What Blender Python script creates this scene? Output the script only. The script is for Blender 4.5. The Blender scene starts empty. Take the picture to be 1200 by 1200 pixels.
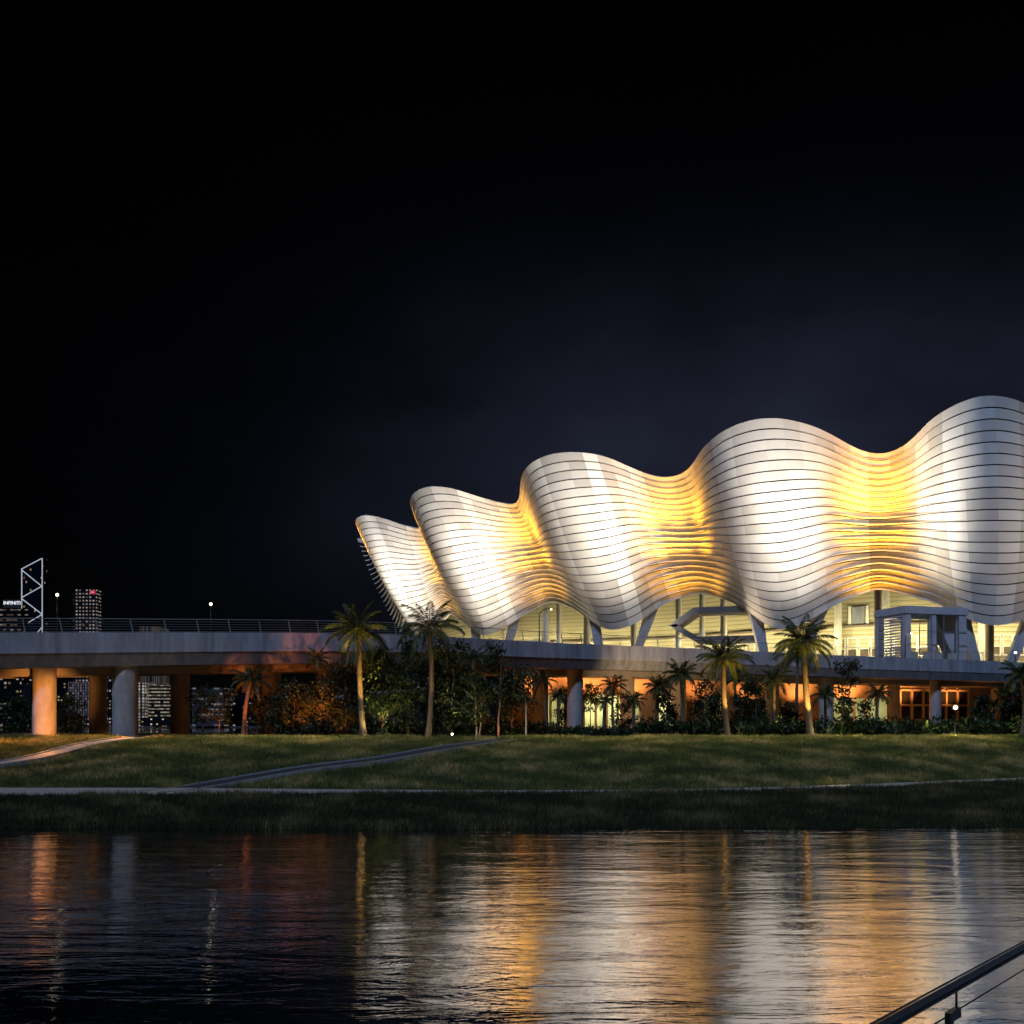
import bpy, math, random
import numpy as np
from mathutils import Vector, Matrix

random.seed(7)
RNG = np.random.default_rng(11)
C = bpy.context.scene.collection
EYE = 5.5          # eye height above the water, metres
F = 1200.0         # focal length in pixels of the 1200 px photograph
HOR = 845.0        # pixel row of the horizon


def at(px, py, D):
    return np.array([(px - 600.0) * D / F, D, EYE + (HOR - py) * D / F])


# ------------------------------------------------------------------ materials
def new_mat(name):
    m = bpy.data.materials.new(name)
    m.use_nodes = True
    return m, m.node_tree.nodes, m.node_tree.links, m.node_tree.nodes['Principled BSDF']


def mat(name, col, rough=0.6, metal=0.0, var=0.0, scale=3.0, stretch=(1, 1, 1), bump=0.0, emit=None, estr=0.0, spec=0.5, var2=None):
    m, N, L, P = new_mat(name)
    P.inputs['Roughness'].default_value = rough
    P.inputs['Metallic'].default_value = metal
    P.inputs['Specular IOR Level'].default_value = spec
    P.inputs['Base Color'].default_value = (*col, 1)
    if var > 0 or bump > 0:
        tc = N.new('ShaderNodeTexCoord')
        mp = N.new('ShaderNodeMapping')
        mp.inputs['Scale'].default_value = stretch
        L.new(tc.outputs['Object'], mp.inputs['Vector'])
        nz = N.new('ShaderNodeTexNoise')
        nz.inputs['Scale'].default_value = scale
        nz.inputs['Detail'].default_value = 6
        nz.inputs['Roughness'].default_value = 0.65
        L.new(mp.outputs['Vector'], nz.inputs['Vector'])
        if var > 0:
            rmp = N.new('ShaderNodeValToRGB')
            rmp.color_ramp.elements[0].position = 0.3
            rmp.color_ramp.elements[1].position = 0.7
            lo = var2 if var2 else tuple(max(0, c * (1 - var)) for c in col)
            rmp.color_ramp.elements[0].color = (*lo, 1)
            rmp.color_ramp.elements[1].color = (*[min(1, c * (1 + var * .5)) for c in col], 1)
            L.new(nz.outputs['Fac'], rmp.inputs['Fac'])
            L.new(rmp.outputs['Color'], P.inputs['Base Color'])
        if bump > 0:
            b = N.new('ShaderNodeBump')
            b.inputs['Strength'].default_value = bump
            b.inputs['Distance'].default_value = 0.05
            L.new(nz.outputs['Fac'], b.inputs['Height'])
            L.new(b.outputs['Normal'], P.inputs['Normal'])
    if emit:
        P.inputs['Emission Color'].default_value = (*emit, 1)
        P.inputs['Emission Strength'].default_value = estr
    return m


def window_mat(name, base, sx, sz, lit, col, strength, fx=(.2, .8), fz=(.25, .75), warm=0.5, ox=0.0):
    """far tower skin: rows of windows, some of them lit"""
    m, N, L, P = new_mat(name)
    P.inputs['Base Color'].default_value = (*[c * .35 for c in base], 1)
    P.inputs['Roughness'].default_value = 0.6
    P.inputs['Specular IOR Level'].default_value = .05
    tc = N.new('ShaderNodeTexCoord')
    sp = N.new('ShaderNodeSeparateXYZ')
    L.new(tc.outputs['Object'], sp.inputs[0])

    def math_(op, a, b=None):
        n = N.new('ShaderNodeMath')
        n.operation = op
        for i, v in enumerate((a, b)):
            if v is None:
                continue
            if isinstance(v, (int, float)):
                n.inputs[i].default_value = v
            else:
                L.new(v, n.inputs[i])
        return n.outputs[0]
    u = math_('DIVIDE', math_('ADD', math_('ADD', sp.outputs[0], sp.outputs[1]), 1000.37 + ox), sx)
    w = math_('DIVIDE', math_('ADD', sp.outputs[2], .01), sz)
    fu, fw = math_('FRACT', u), math_('FRACT', w)
    cu, cw = math_('FLOOR', u), math_('FLOOR', w)
    cb = N.new('ShaderNodeCombineXYZ')
    L.new(cu, cb.inputs[0]); L.new(cw, cb.inputs[1])
    wn = N.new('ShaderNodeTexWhiteNoise')
    wn.noise_dimensions = '2D'
    L.new(cb.outputs[0], wn.inputs['Vector'])
    on = math_('LESS_THAN', wn.outputs['Value'], lit)
    inside = math_('MULTIPLY',
                   math_('MULTIPLY', math_('GREATER_THAN', fu, fx[0]), math_('LESS_THAN', fu, fx[1])),
                   math_('MULTIPLY', math_('GREATER_THAN', fw, fz[0]), math_('LESS_THAN', fw, fz[1])))
    wn2 = N.new('ShaderNodeTexWhiteNoise')
    wn2.noise_dimensions = '2D'
    cb2 = N.new('ShaderNodeVectorMath')
    cb2.operation = 'ADD'
    cb2.inputs[1].default_value = (31.7, 12.1, 0)
    L.new(cb.outputs[0], cb2.inputs[0])
    L.new(cb2.outputs[0], wn2.inputs['Vector'])
    br = math_('ADD', math_('MULTIPLY', wn2.outputs['Value'], .8), .2)
    es = math_('MULTIPLY', math_('MULTIPLY', on, inside), math_('MULTIPLY', br, strength))
    mx = N.new('ShaderNodeMix')
    mx.data_type = 'RGBA'
    mx.inputs[6].default_value = (*col, 1)
    mx.inputs[7].default_value = (1.0, .62, .3, 1)
    wm = math_('MULTIPLY', math_('LESS_THAN', wn2.outputs['Value'], warm), .8)
    L.new(wm, mx.inputs[0])
    L.new(mx.outputs[2], P.inputs['Emission Color'])
    L.new(es, P.inputs['Emission Strength'])
    return m


# ------------------------------------------------------------------ mesh builder
class MB:
    def __init__(self):
        self.v, self.f, self.tone = [], [], []

    def add(self, vs, fs, tone=None):
        o = len(self.v)
        self.v.extend([tuple(float(c) for c in p) for p in vs])
        for q in fs:
            self.f.append(tuple(i + o for i in q))
            self.tone.append(0.5 if tone is None else tone)

    def box(self, c, s, ax=None):
        """centre c, full size s, ax = 3x3 rows of axes"""
        c = np.array(c, float)
        A = np.eye(3) if ax is None else np.array(ax, float)
        h = np.array(s, float) / 2
        vs = []
        for z in (-1, 1):
            for y in (-1, 1):
                for x in (-1, 1):
                    vs.append(c + A[0] * h[0] * x + A[1] * h[1] * y + A[2] * h[2] * z)
        self.add(vs, [(0, 2, 3, 1), (4, 5, 7, 6), (0, 1, 5, 4), (2, 6, 7, 3), (0, 4, 6, 2), (1, 3, 7, 5)])

    def beam(self, a, b, w, h, up=(0, 0, 1), w2=None, h2=None):
        a, b = np.array(a, float), np.array(b, float)
        d = b - a
        d = d / (np.linalg.norm(d) + 1e-9)
        s = np.cross(d, np.array(up, float))
        if np.linalg.norm(s) < 1e-5:
            s = np.cross(d, (1, 0, 0))
        s /= np.linalg.norm(s)
        u = np.cross(s, d)
        w2 = w if w2 is None else w2
        h2 = h if h2 is None else h2
        vs = []
        for p, W, H in ((a, w, h), (b, w2, h2)):
            for x, z in ((-1, -1), (1, -1), (1, 1), (-1, 1)):
                vs.append(p + s * W / 2 * x + u * H / 2 * z)
        self.add(vs, [(0, 1, 2, 3), (7, 6, 5, 4), (0, 4, 5, 1), (1, 5, 6, 2), (2, 6, 7, 3), (3, 7, 4, 0)])

    def tube(self, pts, rad, n=8, cap=True):
        pts = [np.array(p, float) for p in pts]
        if not hasattr(rad, '__len__'):
            rad = [rad] * len(pts)
        rings = []
        prev = None
        for i, p in enumerate(pts):
            a = pts[max(0, i - 1)]
            b = pts[min(len(pts) - 1, i + 1)]
            d = b - a
            d /= (np.linalg.norm(d) + 1e-9)
            if prev is None:
                ref = np.array((0, 0, 1.)) if abs(d[2]) < .9 else np.array((1., 0, 0))
                s = np.cross(d, ref)
            else:
                s = prev - d * np.dot(prev, d)
            s /= (np.linalg.norm(s) + 1e-9)
            prev = s
            t = np.cross(d, s)
            rings.append([p + rad[i] * (s * math.cos(2 * math.pi * k / n) + t * math.sin(2 * math.pi * k / n)) for k in range(n)])
        vs = [q for r in rings for q in r]
        fs = []
        for i in range(len(pts) - 1):
            for k in range(n):
                k2 = (k + 1) % n
                fs.append((i * n + k, i * n + k2, (i + 1) * n + k2, (i + 1) * n + k))
        if cap:
            fs.append(tuple(range(n - 1, -1, -1)))
            fs.append(tuple((len(pts) - 1) * n + k for k in range(n)))
        self.add(vs, fs)

    def sphere(self, c, r, n=10, m=7):
        c = np.array(c, float)
        r = np.array(r if hasattr(r, '__len__') else (r, r, r), float)
        vs = [c + r * (0, 0, 1)]
        for i in range(1, m):
            th = math.pi * i / m
            for k in range(n):
                ph = 2 * math.pi * k / n
                vs.append(c + r * (math.sin(th) * math.cos(ph), math.sin(th) * math.sin(ph), math.cos(th)))
        vs.append(c + r * (0, 0, -1))
        fs = [(0, 1 + k, 1 + (k + 1) % n) for k in range(n)]
        for i in range(m - 2):
            for k in range(n):
                a = 1 + i * n
                fs.append((a + k, a + n + k, a + n + (k + 1) % n, a + (k + 1) % n))
        b = 1 + (m - 2) * n
        fs += [(b + k, len(vs) - 1, b + (k + 1) % n) for k in range(n)]
        self.add(vs, fs)

    def prism(self, poly, vec):
        """planar polygon (list of 3-D points) extruded along vec"""
        n = len(poly)
        p = [np.array(q, float) for q in poly]
        q = [a + np.array(vec, float) for a in p]
        self.add(p + q, [tuple(range(n)), tuple(range(2 * n - 1, n - 1, -1))] +
                 [(i, n + i, n + (i + 1) % n, (i + 1) % n) for i in range(n)])

    def grid(self, P, close=False):
        """P: array (r, c, 3)"""
        r, c = P.shape[:2]
        fs = [(i * c + j, i * c + j + 1, (i + 1) * c + j + 1, (i + 1) * c + j) for i in range(r - 1) for j in range(c - 1)]
        self.add(P.reshape(-1, 3), fs)

    def build(self, name, m, parent=None, smooth=False, tone=False, sharp=None):
        me = bpy.data.meshes.new(name)
        me.from_pydata(self.v, [], self.f)
        me.materials.append(m)
        if smooth:
            me.polygons.foreach_set('use_smooth', [True] * len(me.polygons))
            if sharp:
                try:
                    me.set_sharp_from_angle(angle=math.radians(sharp))
                except Exception:
                    pass
        if tone:
            at_ = me.attributes.new('tone', 'FLOAT', 'FACE')
            at_.data.foreach_set('value', np.array(self.tone, dtype=np.float32))
        me.update()
        o = bpy.data.objects.new(name, me)
        C.objects.link(o)
        if parent is not None:
            o.parent = parent
            o.matrix_parent_inverse = Matrix.Translation(-Vector(parent.location))
        return o


def fast_mesh(name, verts, faces_flat, nside, m, tone=None, parent=None):
    """verts (n,3) float, faces (k,nside) int -> one object; tone per face"""
    me = bpy.data.meshes.new(name)
    nv, nf = len(verts), len(faces_flat)
    me.vertices.add(nv)
    me.vertices.foreach_set('co', np.ascontiguousarray(verts, dtype=np.float32).ravel())
    me.loops.add(nf * nside)
    me.loops.foreach_set('vertex_index', np.ascontiguousarray(faces_flat, dtype=np.int32).ravel())
    me.polygons.add(nf)
    me.polygons.foreach_set('loop_start', np.arange(0, nf * nside, nside, dtype=np.int32))
    me.materials.append(m)
    if tone is not None:
        a = me.attributes.new('tone', 'FLOAT', 'FACE')
        a.data.foreach_set('value', np.ascontiguousarray(tone, dtype=np.float32))
    me.update(calc_edges=True)
    me.validate()
    o = bpy.data.objects.new(name, me)
    C.objects.link(o)
    if parent is not None:
        o.parent = parent
        o.matrix_parent_inverse = Matrix.Translation(-Vector(parent.location))
    return o


def thing(name, label, cat, loc=(0, 0, 0), group=None):
    o = bpy.data.objects.new(name, None)
    C.objects.link(o)
    o.location = tuple(float(c) for c in loc)
    o.empty_display_size = .5
    o['label'] = label
    o['category'] = cat
    if group:
        o['group'] = group
    return o


def tag(o, label, cat, group=None):
    o['label'] = label
    o['category'] = cat
    if group:
        o['group'] = group
    return o


def kind(o, k, label=None):
    o['kind'] = k
    if label:
        o['label'] = label
    return o


def sstep(a, b, x):
    t = np.clip((np.asarray(x, float) - a) / (b - a), 0, 1)
    return t * t * (3 - 2 * t)


def lamp(kind_, loc, power, col, target=None, radius=.3, angle=60, blend=.5, name='lamp_light'):
    d = bpy.data.lights.new(name, kind_)
    d.energy = power
    d.color = col
    if kind_ in ('POINT', 'SPOT'):
        d.shadow_soft_size = radius
    if kind_ == 'SPOT':
        d.spot_size = math.radians(angle)
        d.spot_blend = blend
    o = bpy.data.objects.new(name, d)
    C.objects.link(o)
    o.location = tuple(float(c) for c in loc)
    o.visible_glossy = False     # bare lamps without a visible bulb: no mirror image of the emitter
    if target is not None:
        v = Vector([float(c) for c in target]) - Vector([float(c) for c in loc])
        o.rotation_euler = v.to_track_quat('-Z', 'Y').to_euler()
    return o


# ------------------------------------------------------------------ terrain height
def extraY(X):
    q = 0.0125 * np.maximum(np.asarray(X, float) - 2, 0) ** 2
    return 20 * np.tanh(q / 20)


def edgeY(X):
    X = np.asarray(X, float)
    return 52.4 + 0.22 * extraY(X) + .35 * np.sin(X * .21) + .2 * np.sin(X * .63 + 1)


def pathY(X):
    return 62.6 + extraY(X)


def pathHW(X):
    return 1.35 + 2.2 * sstep(-2, -26, X)


def hgt(X, Y):
    X = np.asarray(X, float)
    Y = np.asarray(Y, float)
    e, p, w = edgeY(X), pathY(X), pathHW(X)
    k = 88 + .35 * extraY(X)
    a, b = p - w - .4, p + w + .3
    bank = -0.05 + 1.15 * np.clip((Y - e) / (a - e), -1.2, 1) ** 1.0
    s = np.clip((Y - b) / (k - b), 0, 1)
    lawn = 1.1 + 2.9 * np.sin(math.pi / 2 * s) ** 1.15
    z = np.where(Y < a, bank, np.where(Y < b, 1.1, lawn))
    z = z + .05 * np.sin(X * .5 + Y * .3) * np.where(Y > b + 1, 1, 0) * np.where(Y < k, 1, .3)
    drop = sstep(122, 150, Y) * sstep(-8, -28, X)
    return z - drop * 5.2


def ground_hit(px, py, lo=45.0, hi=135.0):
    D = np.arange(lo, hi, .1)
    X = (px - 600) * D / F
    z = EYE + (HOR - py) * D / F
    h = hgt(X, D)
    i = np.argmax(z <= h)
    if z[i] > h[i]:
        i = len(D) - 1
    return np.array([X[i], D[i], h[i]])


def gpt(px, D):
    X = (px - 600) * D / F
    return np.array([X, D, float(hgt(X, D))])


# ------------------------------------------------------------------ shared materials
M = {}
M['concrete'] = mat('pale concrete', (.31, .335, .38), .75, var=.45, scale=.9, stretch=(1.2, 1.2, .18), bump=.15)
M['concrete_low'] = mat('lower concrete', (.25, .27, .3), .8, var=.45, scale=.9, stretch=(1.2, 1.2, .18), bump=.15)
M['column'] = mat('pier concrete', (.36, .35, .34), .7, var=.3, scale=1.2, stretch=(1, 1, .5), bump=.12)
M['soffit'] = mat('soffit concrete', (.3, .29, .28), .8, var=.25, scale=.8)
M['steel'] = mat('brushed steel', (.45, .46, .48), .4, metal=.6)
M['cable'] = mat('thin cable', (.3, .31, .33), .5, metal=.5)
M['paving'] = mat('pale paving', (.27, .27, .28), .75, var=.3, scale=2.5, bump=.1)
M['asphalt'] = mat('asphalt', (.045, .045, .05), .8, var=.4, scale=8, bump=.2)
M['soil'] = mat('lawn soil', (.035, .035, .016), .95, var=.5, scale=1.3, bump=.3)
M['trunk'] = mat('palm bark', (.13, .095, .06), .85, var=.5, scale=5, bump=.4, stretch=(1, 1, 3))
M['bark'] = mat('tree bark', (.16, .11, .08), .9, var=.4, scale=6, bump=.4)
M['bark_pale'] = mat('pale tree bark', (.36, .33, .29), .85, var=.4, scale=6, bump=.3)
M['cream'] = mat('cream boards', (.55, .52, .38), .6, var=.12, scale=.6, stretch=(.3, .3, 4))
M['white_frame'] = mat('white window frame', (.75, .74, .66), .5)
M['dark_glass'] = mat('dark window glass', (.02, .02, .024), .08, spec=.7)
M['room'] = mat('dim room behind glass', (.14, .11, .075), .8, var=.5, scale=.9)
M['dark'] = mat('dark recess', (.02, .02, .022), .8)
M['leg'] = mat('raking leg concrete', (.3, .3, .33), .65, var=.2, scale=.8)
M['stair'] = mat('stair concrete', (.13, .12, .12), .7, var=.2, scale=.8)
M['white_column'] = mat('pale round column', (.52, .5, .42), .6, var=.15, scale=.8)
M['brown_column'] = mat('brown clad column', (.2, .16, .13), .6, var=.2, scale=.8)
M['black'] = mat('black painted steel', (.012, .012, .013), .35, metal=.3)
M['podium'] = mat('podium render', (.38, .3, .26), .8, var=.25, scale=.7)
M['kiosk'] = mat('grey lift house cladding', (.55, .55, .6), .6, var=.15, scale=.6)
M['bulb'] = mat('lit lamp glass', (1, .9, .7), .3, emit=(1, .85, .6), estr=6)
M['floor'] = mat('plaza paving', (.3, .29, .27), .7, var=.2, scale=1)


def leaf_mat(name, a, b, c, trans=.25, rough=.5):
    m, N, L, P = new_mat(name)
    t = N.new('ShaderNodeAttribute')
    t.attribute_name = 'tone'
    r = N.new('ShaderNodeValToRGB')
    r.color_ramp.elements[0].position = 0
    r.color_ramp.elements[0].color = (*a, 1)
    r.color_ramp.elements[1].position = 1
    r.color_ramp.elements[1].color = (*c, 1)
    e = r.color_ramp.elements.new(.55)
    e.color = (*b, 1)
    L.new(t.outputs['Fac'], r.inputs['Fac'])
    L.new(r.outputs['Color'], P.inputs['Base Color'])
    P.inputs['Roughness'].default_value = rough
    P.inputs['Specular IOR Level'].default_value = .35
    tr = N.new('ShaderNodeBsdfTranslucent')
    L.new(r.outputs['Color'], tr.inputs['Color'])
    mx = N.new('ShaderNodeMixShader')
    mx.inputs[0].default_value = trans
    L.new(P.outputs[0], mx.inputs[1])
    L.new(tr.outputs[0], mx.inputs[2])
    out = [n for n in N if n.type == 'OUTPUT_MATERIAL'][0]
    L.new(mx.outputs[0], out.inputs['Surface'])
    return m


M['grass'] = leaf_mat('grass blades', (.065, .085, .02), (.165, .17, .045), (.48, .37, .17), .15, .8)
M['bank_grass'] = leaf_mat('darkened bank grass', (.02, .026, .008), (.05, .05, .016), (.2, .16, .07), .1, .8)  # grass colours darkened so the bank reads as dimly lit
M['frond'] = leaf_mat('palm leaflets', (.022, .034, .01), (.055, .068, .018), (.15, .14, .04), .12)
M['leaf'] = leaf_mat('broad leaves', (.008, .014, .005), (.026, .04, .011), (.12, .13, .035), .15)
M['bed_leaf'] = leaf_mat('glossy bed leaves', (.012, .026, .009), (.03, .055, .018), (.1, .13, .045), .2, .4)

# ------------------------------------------------------------------ ground and water
xs = np.concatenate([np.linspace(-700, -70, 22), np.linspace(-66, 76, 143), np.linspace(84, 700, 24)])
ys = np.concatenate([np.linspace(44, 96, 131), np.linspace(97, 160, 64), np.linspace(165, 420, 18)])
GX, GY = np.meshgrid(xs, ys)
GZ = hgt(GX, GY)
g = MB()
g.grid(np.stack([GX, GY, GZ], -1))
kind(g.build('ground', M['soil'], smooth=True), 'structure', 'grassed river bank rising from the water to a low crest')

# water -------------------------------------------------------------------
m, N, L, P = new_mat('night river water')
P.inputs['Base Color'].default_value = (.002, .003, .005, 1)
P.inputs['Roughness'].default_value = .02
P.inputs['IOR'].default_value = 10.0
P.inputs['Specular IOR Level'].default_value = .5
tc = N.new('ShaderNodeTexCoord')


def wave(scale, stretch, detail, dist, rot=0.0, dst=0.0, prev=None, strength=1.0):
    mp = N.new('ShaderNodeMapping')
    mp.inputs['Scale'].default_value = stretch
    mp.inputs['Rotation'].default_value = (0, 0, rot)
    L.new(tc.outputs['Object'], mp.inputs['Vector'])
    nz = N.new('ShaderNodeTexNoise')
    nz.inputs['Scale'].default_value = scale
    nz.inputs['Detail'].default_value = detail
    nz.inputs['Roughness'].default_value = .55
    nz.inputs['Distortion'].default_value = dst
    L.new(mp.outputs['Vector'], nz.inputs['Vector'])
    b = N.new('ShaderNodeBump')
    b.inputs['Distance'].default_value = dist
    b.inputs['Strength'].default_value = strength
    L.new(nz.outputs['Fac'], b.inputs['Height'])
    if prev is not None:
        L.new(prev.outputs['Normal'], b.inputs['Normal'])
    return b


w1 = wave(.25, (.3, 1, 1), 2, .06, .1)
w2 = wave(.7, (.3, 1, 1), 4, .036, -.05, 1.2, w1)
w3 = wave(2.8, (.45, 1, 1), 4, .008, .05, 1.0, w2)
L.new(w3.outputs['Normal'], P.inputs['Normal'])
wm = MB()
wm.grid(np.array([[[-2500, -60, 0], [2500, -60, 0]], [[-2500, 3000, 0], [2500, 3000, 0]]], float))
kind(wm.build('water', m), 'structure', 'dark rippled river carrying long reflections')


# paths ---------------------------------------------------------------------
def strip(name, pts, hw, thick, mtl, kerb=None):
    """slab laid along world points, following the terrain"""
    P_ = np.array([[p[0], p[1]] for p in pts], float)
    seg = np.r_[0, np.cumsum(np.linalg.norm(np.diff(P_, axis=0), axis=1))]
    t = np.arange(0, seg[-1], .8)
    cx, cy = np.interp(t, seg, P_[:, 0]), np.interp(t, seg, P_[:, 1])
    for _ in range(10):
        cx[1:-1] = (cx[:-2] + 2 * cx[1:-1] + cx[2:]) / 4
        cy[1:-1] = (cy[:-2] + 2 * cy[1:-1] + cy[2:]) / 4
    dx, dy = np.gradient(cx), np.gradient(cy)
    l = np.hypot(dx, dy)
    nx, ny = -dy / l, dx / l
    hw_ = hw(cx) if callable(hw) else np.full_like(cx, hw)
    rows = []
    offs = (-1, -.5, 0, .5, 1)
    hz = [hgt(cx + nx * hw_ * o, cy + ny * hw_ * o) for o in offs]
    top = np.maximum.reduce(hz) * .5 + np.array(hz) * .5 + thick
    rows.append(np.stack([cx - nx * hw_, cy - ny * hw_, hz[0] - .3], -1))
    for o, z in zip(offs, top):
        rows.append(np.stack([cx + nx * hw_ * o, cy + ny * hw_ * o, z], -1))
    rows.append(np.stack([cx + nx * hw_, cy + ny * hw_, hz[-1] - .3], -1))
    b = MB()
    b.grid(np.stack(rows, 0))
    o = b.build(name, mtl)
    if kerb:
        kb = MB()
        for s, z0 in ((-1, top[0]), (1, top[-1])):
            r = []
            for a, dz in ((s * (hw_ + .0), -.3), (s * (hw_ + .0), .1), (s * (hw_ + .22), .1), (s * (hw_ + .22), -.4)):
                r.append(np.stack([cx + nx * a, cy + ny * a, z0 + dz], -1))
            kb.grid(np.stack(r, 0))
        k = kb.build(name + '_kerb', kerb, o)
    return o, np.stack([cx, cy], -1), hw_


PX = np.linspace(-75, 62, 120)
near_path, near_line, _ = strip('near_path', np.stack([PX, pathY(PX)], -1), pathHW, .1, M['paving'])
kind(near_path, 'structure', 'pale paved path running along the foot of the lawn')
diag_pts = [ground_hit(x, y) for x, y in ((175, 930), (215, 925), (270, 916.5), (340, 905.5), (400, 897.5), (470, 887.5), (520, 879), (560, 872.5), (595, 867.5))]
diag, diag_line, _ = strip('lawn_path', diag_pts, .95, .03, M['asphalt'], M['paving'])
kind(diag, 'structure', 'dark narrow asphalt path crossing the lawn at a slant')
lp_pts = [gpt(250, 96), gpt(205, 92)] + [ground_hit(x, y) for x, y in ((180, 864.5), (140, 868), (105, 873), (80, 878.5), (66, 884), (50, 889), (28, 893), (0, 897), (-60, 904))]
lpath, left_line, _ = strip('curved_path', lp_pts, .9, .06, M['paving'], M['paving'])
kind(lpath, 'structure', 'curving paved path that leads up under the bridge')
CX = np.linspace(-24, 66, 90)
crest_path, crest_line, _ = strip('crest_path', np.stack([CX, 90.3 + .35 * extraY(CX)], -1), 1.0, .1, M['paving'])
kind(crest_path, 'structure', 'pale kerbed path along the crest of the lawn')

# grass -----------------------------------------------------------------------
def grass(n, ylo, yhi, xl, xr, hmin, hmax, nb, name, label, gm='grass'):
    Y = RNG.uniform(0, 1, n)
    X = RNG.uniform(xl, xr, n)
    Y = ylo(X) + (yhi(X) - ylo(X)) * Y
    keep = np.abs(X) < Y * .62 + 12
    keep &= np.abs(Y - pathY(X)) > pathHW(X) + .12
    for line, hw in ((diag_line, 1.25), (left_line, 1.4), (crest_line, 1.1)):
        for a in range(0, len(line), 2):
            keep &= np.hypot(X - line[a, 0], Y - line[a, 1]) > hw + .05
    X, Y = X[keep], Y[keep]
    n = len(X)
    # patchy growth: sums of sines as cheap noise
    def nz(fx, fy, ph):
        return np.sin(X * fx + 1.3 * np.sin(Y * fy * .7 + ph)) * np.sin(Y * fy + 1.7 * np.sin(X * fx * .6 + ph * 2))
    patch = .5 * nz(.55, .8, .3) + .3 * nz(1.4, 1.9, 1.1) + .2 * nz(3.3, 4.1, 2.2)
    hh = RNG.uniform(hmin, hmax, n) * (1 + .5 * patch)
    V, T = [], []
    for k in range(nb):
        a = RNG.uniform(0, 2 * math.pi, n)
        lean = RNG.uniform(.1, .75, n) * hh
        bx, by = X + RNG.normal(0, .06, n), Y + RNG.normal(0, .06, n)
        w = RNG.uniform(.012, .03, n)
        bz = hgt(bx, by) - .02
        fa = RNG.uniform(0, math.pi, n)
        p0 = np.stack([bx - w * np.cos(fa), by - w * np.sin(fa), bz], -1)
        p1 = np.stack([bx + w * np.cos(fa), by + w * np.sin(fa), bz], -1)
        p2 = np.stack([bx + lean * np.cos(a), by + lean * np.sin(a), bz + hh * RNG.uniform(.6, 1.1, n)], -1)
        V.append(np.stack([p0, p1, p2], 1))
        T.append(np.clip(.3 + .85 * patch + RNG.normal(0, .22, n), 0, 1))
    V = np.concatenate(V).reshape(-1, 3)
    T = np.concatenate(T)
    Fc = np.arange(len(V)).reshape(-1, 3)
    o = fast_mesh(name, V, Fc, 3, M[gm], T)
    kind(o, 'stuff', label)
    o['category'] = 'grass'
    return o


grass(190000, lambda X: pathY(X) + pathHW(X), lambda X: 90.5 + .35 * extraY(X), -66, 62, .14, .42, 5, 'lawn_grass', 'rough mown grass covering the sloping lawn')
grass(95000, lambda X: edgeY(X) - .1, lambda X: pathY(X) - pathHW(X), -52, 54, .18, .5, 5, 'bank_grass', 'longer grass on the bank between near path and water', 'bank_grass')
grass(22000, lambda X: 91.4 + .35 * extraY(X), lambda X: 118 + 0 * X, -62, -12, .12, .28, 4, 'shade_grass', 'grass under the left end of the bridge')

# ------------------------------------------------------------------ bridge
BX = np.array([-400, -200, 0, 100, 200, 300, 400, 500, 620, 680, 760, 860, 980, 1070, 1160, 1300, 1500], float)
BD = np.array([74.5, 81, 89, 92.3, 96, 100, 104.5, 111, 121.5, 126, 131.5, 138, 145, 150, 155, 162, 171], float)
BT = np.array([742, 741.5, 741, 741, 741, 741, 741.2, 744, 752.2, 754.5, 757.5, 762, 768, 771, 774.5, 780, 786], float)   # top of the parapet
bw = np.array([at(x, t, d) for x, d, t in zip(BX, BD, BT)])
seg = np.r_[0, np.cumsum(np.linalg.norm(np.diff(bw[:, :2], axis=0), axis=1))]
BS = np.arange(0, seg[-1], 1.5)
bl = np.stack([np.interp(BS, seg, bw[:, i]) for i in range(3)], -1)
for _ in range(40):
    bl[1:-1] = (bl[:-2] + 2 * bl[1:-1] + bl[2:]) / 4
tg = np.gradient(bl[:, :2], axis=0)
tg /= np.linalg.norm(tg, axis=1)[:, None]
inw = np.stack([-tg[:, 1], tg[:, 0], 0 * tg[:, 0]], -1)      # away from the river


def bpos(px):
    """index along the bridge whose front edge shows at pixel column px"""
    q = 600 + bl[:, 0] * F / bl[:, 1]
    return int(np.argmin(np.abs(q - px)))


DW = 13.0
bridge = thing('footbridge', 'long curving concrete footbridge with steel railing in front of the white hall', 'bridge', (bl[20, 0], bl[20, 1], 4))


def sweep(prof, name, mtl, parent, smooth=False):
    b = MB()
    rows = []
    for off, dz in prof:
        rows.append(bl + inw * off + np.array([0, 0, dz]))
    b.grid(np.stack(rows, 0))
    return b.build(name, mtl, parent, smooth)


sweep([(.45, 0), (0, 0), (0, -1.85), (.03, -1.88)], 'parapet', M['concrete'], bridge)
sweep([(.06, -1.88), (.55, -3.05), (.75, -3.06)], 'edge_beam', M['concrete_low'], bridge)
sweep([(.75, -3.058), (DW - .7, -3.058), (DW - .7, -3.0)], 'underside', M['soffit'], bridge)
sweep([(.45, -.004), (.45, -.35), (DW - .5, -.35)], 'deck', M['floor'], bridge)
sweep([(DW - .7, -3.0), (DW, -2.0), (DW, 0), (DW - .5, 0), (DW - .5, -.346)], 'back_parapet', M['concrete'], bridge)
for off in (3.8, 8.6):
    sweep([(off - .45, -3.06), (off - .45, -3.75), (off + .45, -3.75), (off + .45, -3.06)], 'girder', M['soffit'], bridge)
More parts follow.
